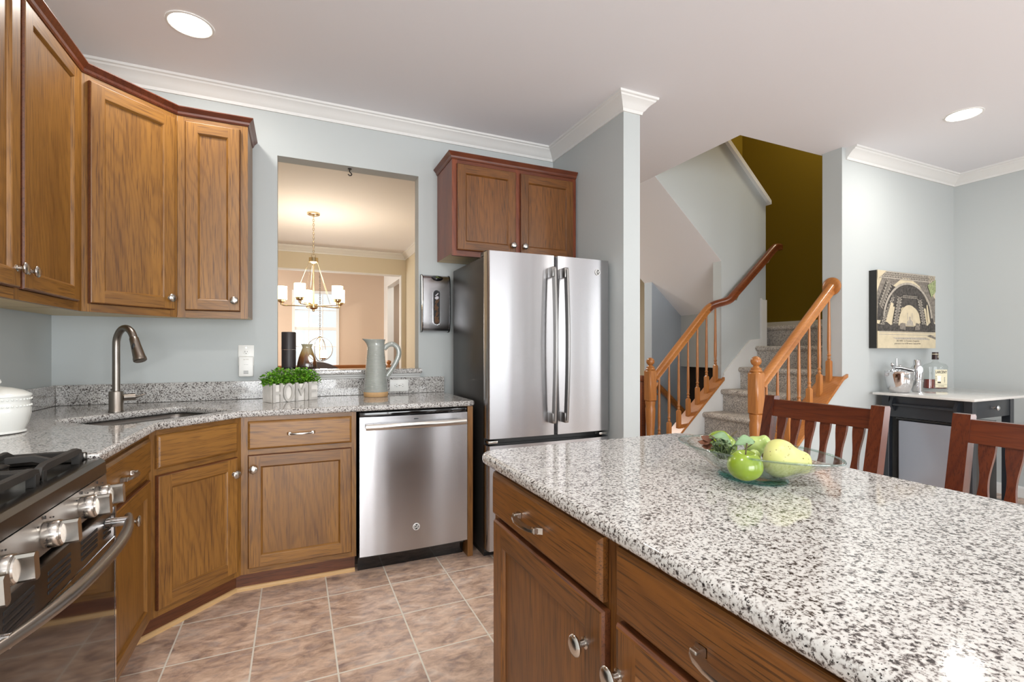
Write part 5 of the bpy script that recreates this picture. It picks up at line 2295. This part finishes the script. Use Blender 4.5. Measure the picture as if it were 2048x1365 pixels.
bm = new()
flat_lathe(bm, [(.080, .036, .0005), (.086, .040, .006), (.085, .040, .03), (.081, .038, .09), (.081, .038, .14), (.086, .040, .185), (.085, .039, .197), (.07, .034, .212), (.03, .026, .224), (.018, .018, .236), (.016, .016, .252)])
bg = obj('glass', bm, 'bottle_glass', bo_, local=True, smooth=40)
bm = new()
flat_lathe(bm, [(.074, .031, .012), (.081, .036, .016), (.080, .036, .03), (.077, .034, .085), (.077, .034, .088)])
obj('whiskey', bm, 'whiskey', bg, local=True, smooth=40)
bm = new()
lathe(bm, [(.023, .250), (.0215, .292), (.022, .2925), (.022, .297), (.021, .2975), (.021, .308), (.019, .310)], 24, None)
cpo = obj('cap', bm, 'bottle_cap', bo_, local=True)
bm = new()
lathe(bm, [(.0224, .2925), (.0224, .297)], 24, None)
text(bm, 'I', .028, Matrix.Translation((.005, -.0232, .273)) @ FRONT, .0008)
obj('cap_band', bm, 'paper_cream', cpo, local=True, smooth=0)
bm = new()
prism(bm, [(-.030, .022), (.060, .022), (.060, .168), (-.030, .168)], 'y', -.0425, -.0412)
lb = obj('paper_label', bm, 'paper_cream', bo_, local=True, smooth=0)
bm = new()
text(bm, 'LARCENY', .031, Matrix.Translation((.015, -.0428, .147)) @ FRONT, .0004, sx=.62, bevel=.0004)
obj('label_title', bm, 'ink', lb, local=True, smooth=0)
bm = new()
text(bm, 'BOURBON', .009, Matrix.Translation((.040, -.0428, .085)) @ Matrix.Rotation(pi / 2, 4, 'Y') @ FRONT, .0003)
text(bm, '12 YEARS', .0105, Matrix.Translation((.015, -.0428, .034)) @ FRONT, .0003)
box(bm, -.012, -.0430, .058, .012, -.0426, .068)
box(bm, -.029, -.0430, .047, .059, -.0426, .0482)
for k in range(3):
    box(bm, -.026, -.0430, .080 + .014 * k, -.021, -.0426, .087 + .014 * k)
obj('label_print', bm, 'ink', lb, local=True, smooth=0)
bm = new()
prism(bm, [(-.016, .118), (.016, .118), (.011, .098), (.014, .074), (-.014, .074), (-.011, .098)], 'y', -.0429, -.0426)
obj('label_panel', bm, 'white_plastic', lb, local=True, smooth=0)

# ------------------------------------------------------------------ canvas picture
QX0, QX1, QZ0, QZ1, QY = 4.134, 4.949, 1.212, 1.824, 2.272
pc = thing('canvas_picture', 'sepia canvas picture of tall iron arches above the black cart', 'picture', ((QX0 + QX1) / 2, YP - .001, QZ0))
bm = new()
box(bm, QX0, QY, QZ0, QX1, YP - .001, QZ1)
obj('stretcher_frame', bm, 'canvas_edge', pc, smooth=0)
bm = new()
box(bm, QX0, QY - .0012, QZ0, QX1, QY - .0002, QZ1)
cv = obj('canvas', bm, 'canvas_cream', pc, smooth=0)
QW, QH = QX1 - QX0, QZ1 - QZ0
layer = [0]


def art(bm, polys, mi=0):
    layer[0] += 1
    y = QY - .0014 - .00025 * layer[0]
    for p in polys:
        p = [(min(1, max(0, a)), min(1, max(0, b))) for a, b in p]
        prism(bm, [(QX0 + a * QW, QZ0 + b * QH) for a, b in p], 'y', y - .0002, y)


def arc(cx, cy, rx, ry, t0, t1, th, n=28):
    out = []
    for k in range(n):
        a, b = radians(t0 + (t1 - t0) * k / n), radians(t0 + (t1 - t0) * (k + 1) / n)
        out.append([(cx + rx * cos(a), cy + ry * sin(a)), (cx + rx * cos(b), cy + ry * sin(b)), (cx + (rx + th) * cos(b), cy + (ry + th) * sin(b)), (cx + (rx + th) * cos(a), cy + (ry + th) * sin(a))])
    return out


def line(x0, y0, x1, y1, w):
    d = Vector((x1 - x0, y1 - y0)).normalized()
    nx, ny = -d.y * w / 2, d.x * w / 2
    return [(x0 + nx, y0 + ny), (x1 + nx, y1 + ny), (x1 - nx, y1 - ny), (x0 - nx, y0 - ny)]


def lattice(pts_a, pts_b, w):
    out = []
    for (a0, a1), (b0, b1) in zip(zip(pts_a, pts_a[1:]), zip(pts_b, pts_b[1:])):
        out += [line(*a0, *b1, w), line(*b0, *a1, w), line(*a0, *b0, w)]
    return out


bm = new()       # big shaded masses: side girders, arch vault, trees
art(bm, [[(0, .36), (.12, .62), (.24, .80), (.42, .93), (.55, .93), (.72, .84), (.85, .66), (.97, .36), (1, .36), (1, .68), (.90, .78), (.88, 1), (.12, 1), (.04, .82), (0, .72)]])
obj('print_girders', bm, 'print_mid', cv, smooth=0)
bm = new()
V_ = [(.52 + .34 * cos(radians(24 + 132 * k / 20)), .36 + .45 * sin(radians(24 + 132 * k / 20))) for k in range(21)]
art(bm, [V_])
art(bm, [[(0, .36), (.10, .36), (.26, .70), (.30, .80), (.14, .86), (.02, .62)]])
art(bm, arc(.52, .36, .335, .44, 8, 172, .055) + [[(.28, .66), (.36, .74), (.70, .72), (.76, .64), (.66, .60), (.40, .60)]])
art(bm, [[(.24, .32), (.36, .32), (.42, .68), (.32, .68)], [(.74, .32), (.84, .32), (.76, .66), (.66, .66)], [(.03, .30), (.12, .30), (.29, .66), (.24, .70)], [(.92, .34), (.98, .34), (.86, .64), (.82, .62)]])
art(bm, arc(.525, .36, .205, .215, 0, 180, .03))
art(bm, [[(0, .22), (1, .22), (1, .33), (.93, .37), (.86, .31), (.75, .33), (.70, .35), (.62, .29), (.45, .29), (.40, .33), (.30, .34), (.22, .30), (.12, .36), (.05, .30), (0, .32)]])
obj('print_arches', bm, 'print_dark', cv, smooth=0)
bm = new()
art(bm, arc(.52, .37, .40, .475, 5, 175, .028) + [[(0, .905), (1, .90), (1, .915), (0, .92)], [(0, .985), (1, .98), (1, .995), (0, 1)]])
la = [(k / 22, .918) for k in range(23)]
lb_ = [(k / 22, .985) for k in range(23)]
art(bm, lattice(la, lb_, .008))
for (p0, p1, q0, q1) in (((.245, .33), (.325, .68), (.35, .33), (.415, .68)), ((.745, .33), (.665, .66), (.83, .33), (.755, .66)), ((.04, .31), (.245, .70), (.115, .31), (.285, .66)), ((.02, .58), (.15, .90), (.085, .50), (.25, .82))):
    A = [(p0[0] + (p1[0] - p0[0]) * k / 9, p0[1] + (p1[1] - p0[1]) * k / 9) for k in range(10)]
    B = [(q0[0] + (q1[0] - q0[0]) * k / 9, q0[1] + (q1[1] - q0[1]) * k / 9) for k in range(10)]
    art(bm, lattice(A, B, .007))
art(bm, [line(.42 + .023 * k, .665, .435 + .023 * k, .70, .006) for k in range(11)] + [line(.435 + .023 * k, .665, .42 + .023 * k, .70, .006) for k in range(11)])
obj('print_lattice', bm, 'print_light', cv, smooth=0)
bm = new()       # sky seen through the arches, pale plaza
art(bm, [[(.0, .88), (.0, 1), (.15, 1)], [(.13, .34), (.21, .34), (.26, .58), (.22, .60)], [(.855, .36), (.90, .36), (.85, .60), (.83, .58)]])
art(bm, [[(.525 + .185 * cos(pi * k / 24), .30 + .275 * sin(pi * k / 24)) for k in range(25)]])
art(bm, [[(0, 0), (1, 0), (1, .22), (0, .22)]])
obj('print_sky', bm, 'canvas_cream', cv, smooth=0)
bm = new()
art(bm, [[(.47, .30), (.60, .30), (.58, .36), (.55, .38), (.55, .42), (.52, .42), (.52, .38), (.49, .36)], [(.49, .38), (.50, .38), (.50, .47), (.49, .47)], [(.57, .38), (.58, .38), (.58, .47), (.57, .47)], [(.02, .205), (.98, .205), (.98, .215), (.02, .215)], [(.02, .175), (.98, .175), (.98, .182), (.02, .182)], [(.24, .14), (.82, .145), (.90, .115), (.30, .118)]])
obj('print_palace', bm, 'print_light', cv, smooth=0)
bm = new()
art(bm, [[(.36, .255), (.46, .24), (.46, .33), (.40, .335), (.36, .32)], [(.62, .24), (.71, .25), (.70, .33), (.64, .34)], [(.84, .165), (1, .12), (1, .15), (.90, .185)]])
obj('print_trees', bm, 'print_mid', cv, smooth=0)
bm = new()
art(bm, [[(.85, .86), (1, .95), (1, .78), (.92, .70)]])
obj('print_leaves', bm, 'print_green', cv, smooth=0)
bm = new()
yt = QY - .0014 - .00025 * (layer[0] + 1)
text(bm, '248. PARIS - Le Trocadero. Perspective', .020, Matrix.Translation(((QX0 + QX1) / 2, yt, QZ0 + .098 * QH)) @ FRONT, .0002)
text(bm, 'prise sous la Tour de 300 metres, Champ de Mars', .018, Matrix.Translation(((QX0 + QX1) / 2, yt, QZ0 + .063 * QH)) @ FRONT, .0002)
obj('print_caption', bm, 'print_mid', cv, smooth=0)

# ------------------------------------------------------------------ fruit bowl on the island
gx, gy, ga = .957, .787, radians(-81)      # long axis almost along Y
GM = tmat((gx, gy, ZT + .0008), ga)
gb = thing('fruit_bowl', 'clear glass boat-shaped bowl holding green fruit on the granite island', 'bowl', (gx, gy, ZT + .0008), ga)


def boat(a, b, z, n=56):
    out = []
    for k in range(n):
        t = 2 * pi * k / n
        c, s_ = cos(t), sin(t)
        out.append(Vector((a * math.copysign(abs(c) ** 1.0, c), b * math.copysign(abs(s_) ** 1.22, s_), z)))
    return out


BO = [(.062, .048, .007), (.074, .058, .010), (.098, .074, .022), (.135, .091, .042), (.168, .105, .058), (.190, .114, .067)]
BI = [(.186, .111, .0675), (.164, .102, .060), (.131, .088, .0455), (.094, .071, .0265), (.068, .053, .0145), (.05, .04, .0125)]
bm = new()
rings = [[bm.verts.new(p) for p in boat(*q)] for q in BO + BI]
for r0, r1 in zip(rings, rings[1:]):
    m = len(r0)
    for k in range(m):
        bm.faces.new((r0[k], r0[(k + 1) % m], r1[(k + 1) % m], r1[k]))
bm.faces.new(rings[-1])
bm.faces.new(list(reversed(rings[0])))
bmesh.ops.recalc_face_normals(bm, faces=bm.faces)
obj('bowl_shell', bm, 'bowl_glass', gb, local=True, smooth=60)
bm = new()
tube(bm, boat(.1885, .1128, .0675), .0023, 8, closed=True)
obj('rim', bm, 'bowl_rim_glass', gb, local=True, smooth=60)
bm = new()
lathe(bm, [(.058, 0), (.074, .0005), (.078, .004), (.074, .0066), (.058, .0069)], 40, Matrix.Diagonal((1, .78, 1, 1)))
obj('foot', bm, 'bowl_foot_glass', gb, local=True, smooth=40)


def apple(name, label, c, r, tilt=(0, 0), mat='apple_green', group=None):
    t = thing(name, label, 'apple', (c[0], c[1], c[2] - r * .9))
    mt = Matrix.Translation(c) @ Matrix.Rotation(tilt[0], 4, 'X') @ Matrix.Rotation(tilt[1], 4, 'Y')
    bm = new()
    pr = []
    for k in range(25):
        th = pi * k / 24
        rr = r * (1.02 * sin(th)) * (1 + .06 * cos(th))
        zz = -r * .93 * cos(th)
        if k > 19:
            zz = r * .93 * (-cos(pi * 19.6 / 24)) * (1.04 - .055 * (k - 19.6) ** 1.25)
        if k < 2:
            zz = -r * .84
        pr.append((max(rr, .0006), zz))
    lathe(bm, pr, 32, mt)
    for v in bm.verts:
        p = mt.inverted() @ v.co
        a = math.atan2(p.y, p.x)
        p.x *= 1 + .015 * cos(5 * a) * max(0, -p.z / r + .2)
        p.y *= 1 + .015 * cos(5 * a) * max(0, -p.z / r + .2)
        v.co = mt @ p
    obj('apple_skin', bm, mat, t, smooth=80)
    bm = new()
    tube(bm, [mt @ Vector(p) for p in ((0, 0, r * .55), (.001, 0, r * .95), (.004, .001, r * 1.35))], [.0016, .0014, .0020], 8)
    obj('stem', bm, 'stem_brown', t)
    return t


apple('apple', 'shiny green apple with a stem at the front of the glass bowl', (.875, .737, .954), .0350, (.10, -.05))
apple('apple', 'green apple at the back left of the glass bowl behind dried leaves', (.952, .868, .968), .036, (.5, .6))
pe = thing('pear', 'large pale yellow speckled quince-like pear lying at the right of the bowl', 'pear', (.955, .700, .925))
bm = new()
pr = [(.001, -.046), (.018, -.0455), (.038, -.038), (.049, -.022), (.051, -.004), (.046, .014), (.037, .028), (.0315, .040), (.029, .052), (.024, .062), (.013, .068), (.001, .069)]
zs = catmull([(r, z, 0) for r, z in pr], 4)
lathe(bm, [(max(p.x, .0008), p.y) for p in zs], 36, None)
pax = Vector((.62, -.74, -.10)).normalized()
pm_ = Matrix.Translation((.985, .733, .958)) @ pax.to_track_quat('Z', 'Y').to_matrix().to_4x4() @ Matrix.Scale(.82, 4)
bm.transform(pm_)
for v in bm.verts:      # uneven shoulders
    v.co.x += .0018 * sin(60 * v.co.z + 40 * v.co.y)
obj('pear_skin', bm, 'pear_skin', pe, smooth=80)
bm = new()
tube(bm, [pm_ @ Vector(p) for p in ((0, 0, -.045), (0, 0, -.049))], [.006, .003], 10)
obj('blossom_end', bm, 'stem_brown', pe)
bm = new()
lathe(bm, [(max(p.x * .50, .0008), p.y * .52) for p in zs], 28, Matrix.Translation((1.022, .830, .966)) @ Matrix.Rotation(.9, 4, 'X') @ Matrix.Rotation(.4, 4, 'Y'))
solo('pear', bm, 'grape_green', 'small green pear half hidden between the apple and the large pear', 'pear', smooth=80)
for c, r, l in (((.958, .782, .957), .0135, 'pale green grape between the front apple and the large pear'), ((1.010, .780, .966), .013, 'pale green grape behind the top of the large pear'), ((.915, .802, .952), .0135, 'pale green grape behind the front apple')):
    bm = new()
    ball(bm, c, r, 20, 14, scale=(1, 1, 1.08))
    solo('grape', bm, 'grape_green', l, 'grape', 'grapes in the glass bowl', smooth=180)


def leaf(bm, base, tip, up, wd, curl=.2, n=9):
    base, tip, up = Vector(base), Vector(tip), Vector(up)
    ax = tip - base
    L = ax.length
    ax.normalize()
    sd = ax.cross(up).normalized()
    nu = sd.cross(ax).normalized()
    rows = []
    for k in range(n + 1):
        t = k / n
        w = wd * (sin(pi * t ** .85)) ** .8 + .0004
        c = base + ax * (L * t) + nu * (curl * L * sin(pi * t))
        rows.append([bm.verts.new(c + sd * (w * q) + nu * (abs(q) * w * .35 + .0015 * sin(9 * t + 3 * q))) for q in (-1, -.5, 0, .5, 1)])
    for a, b in zip(rows, rows[1:]):
        for k in range(4):
            bm.faces.new((a[k], a[k + 1], b[k + 1], b[k]))


lf = thing('leaf_sprig', 'broad pale green leaf on a stem standing above the front apple', 'leaf', (.905, .775, .96))
bm = new()
leaf(bm, (.932, .760, .996), (.889, .776, .990), (-.45, -.55, .7), .0125, .16)
l_ = obj('leaf_blade', bm, 'leaf_pale', lf, smooth=80)
md = l_.modifiers.new('thickness', 'SOLIDIFY')
md.thickness = .0008
bm = new()
tube(bm, catmull([(.925, .800, .956), (.935, .785, .975), (.938, .768, .990), (.932, .760, .996)], 4), .0012, 6)
tube(bm, catmull([(.905, .815, .965), (.900, .825, .985), (.885, .842, 1.000)], 4), .0016, 6)
obj('leaf_stem', bm, 'stem_brown', lf)
sg = thing('dried_sprig', 'dried sprig with rusty curled leaves and tiny buds at the left of the bowl', 'sprig', (.855, .825, .96))
bm = new()
SH = Vector((.022, -.018, 0))
for b, t, w in (((.905, .835, .978), (.868, .868, .992), .014), ((.905, .83, .97), (.862, .853, .978), .012)):
    leaf(bm, Vector(b) + SH, Vector(t) + SH, (-.4, -.2, .9), w, .25)
o1 = obj('green_leaf', bm, 'leaf_pale', sg, smooth=80)
md = o1.modifiers.new('thickness', 'SOLIDIFY')
md.thickness = .0008
bm = new()
for b, t, w in (((.875, .862, .988), (.860, .884, .996), .011), ((.868, .852, .978), (.846, .868, .975), .012), ((.866, .862, .985), (.842, .876, .985), .009)):
    leaf(bm, Vector(b) + SH, Vector(t) + SH, (-.3, -.3, .9), w, -.25)
o2 = obj('dry_leaf', bm, 'dry_leaf', sg, smooth=80)
md = o2.modifiers.new('thickness', 'SOLIDIFY')
md.thickness = .0008
bm = new()
rnd = random.Random(5)
for k in range(40):
    p0 = Vector((.896 + rnd.uniform(-.012, .012), .802 + rnd.uniform(-.02, .02), .952))
    p1 = p0 + Vector((rnd.uniform(-.022, .022), rnd.uniform(-.028, .028), rnd.uniform(.008, .042)))
    tube(bm, [p0, (p0 + p1) / 2 + Vector((0, 0, .004)), p1], .0010, 5)
    ball(bm, p1, rnd.uniform(.0022, .0038), 8, 6)
    if k % 3 == 0:
        leaf(bm, p0, p1, (0, 0, 1), .0045, .1, 5)
sp_ = obj('buds', bm, 'sprig_green', sg, smooth=60)
sp_['kind'] = 'stuff'
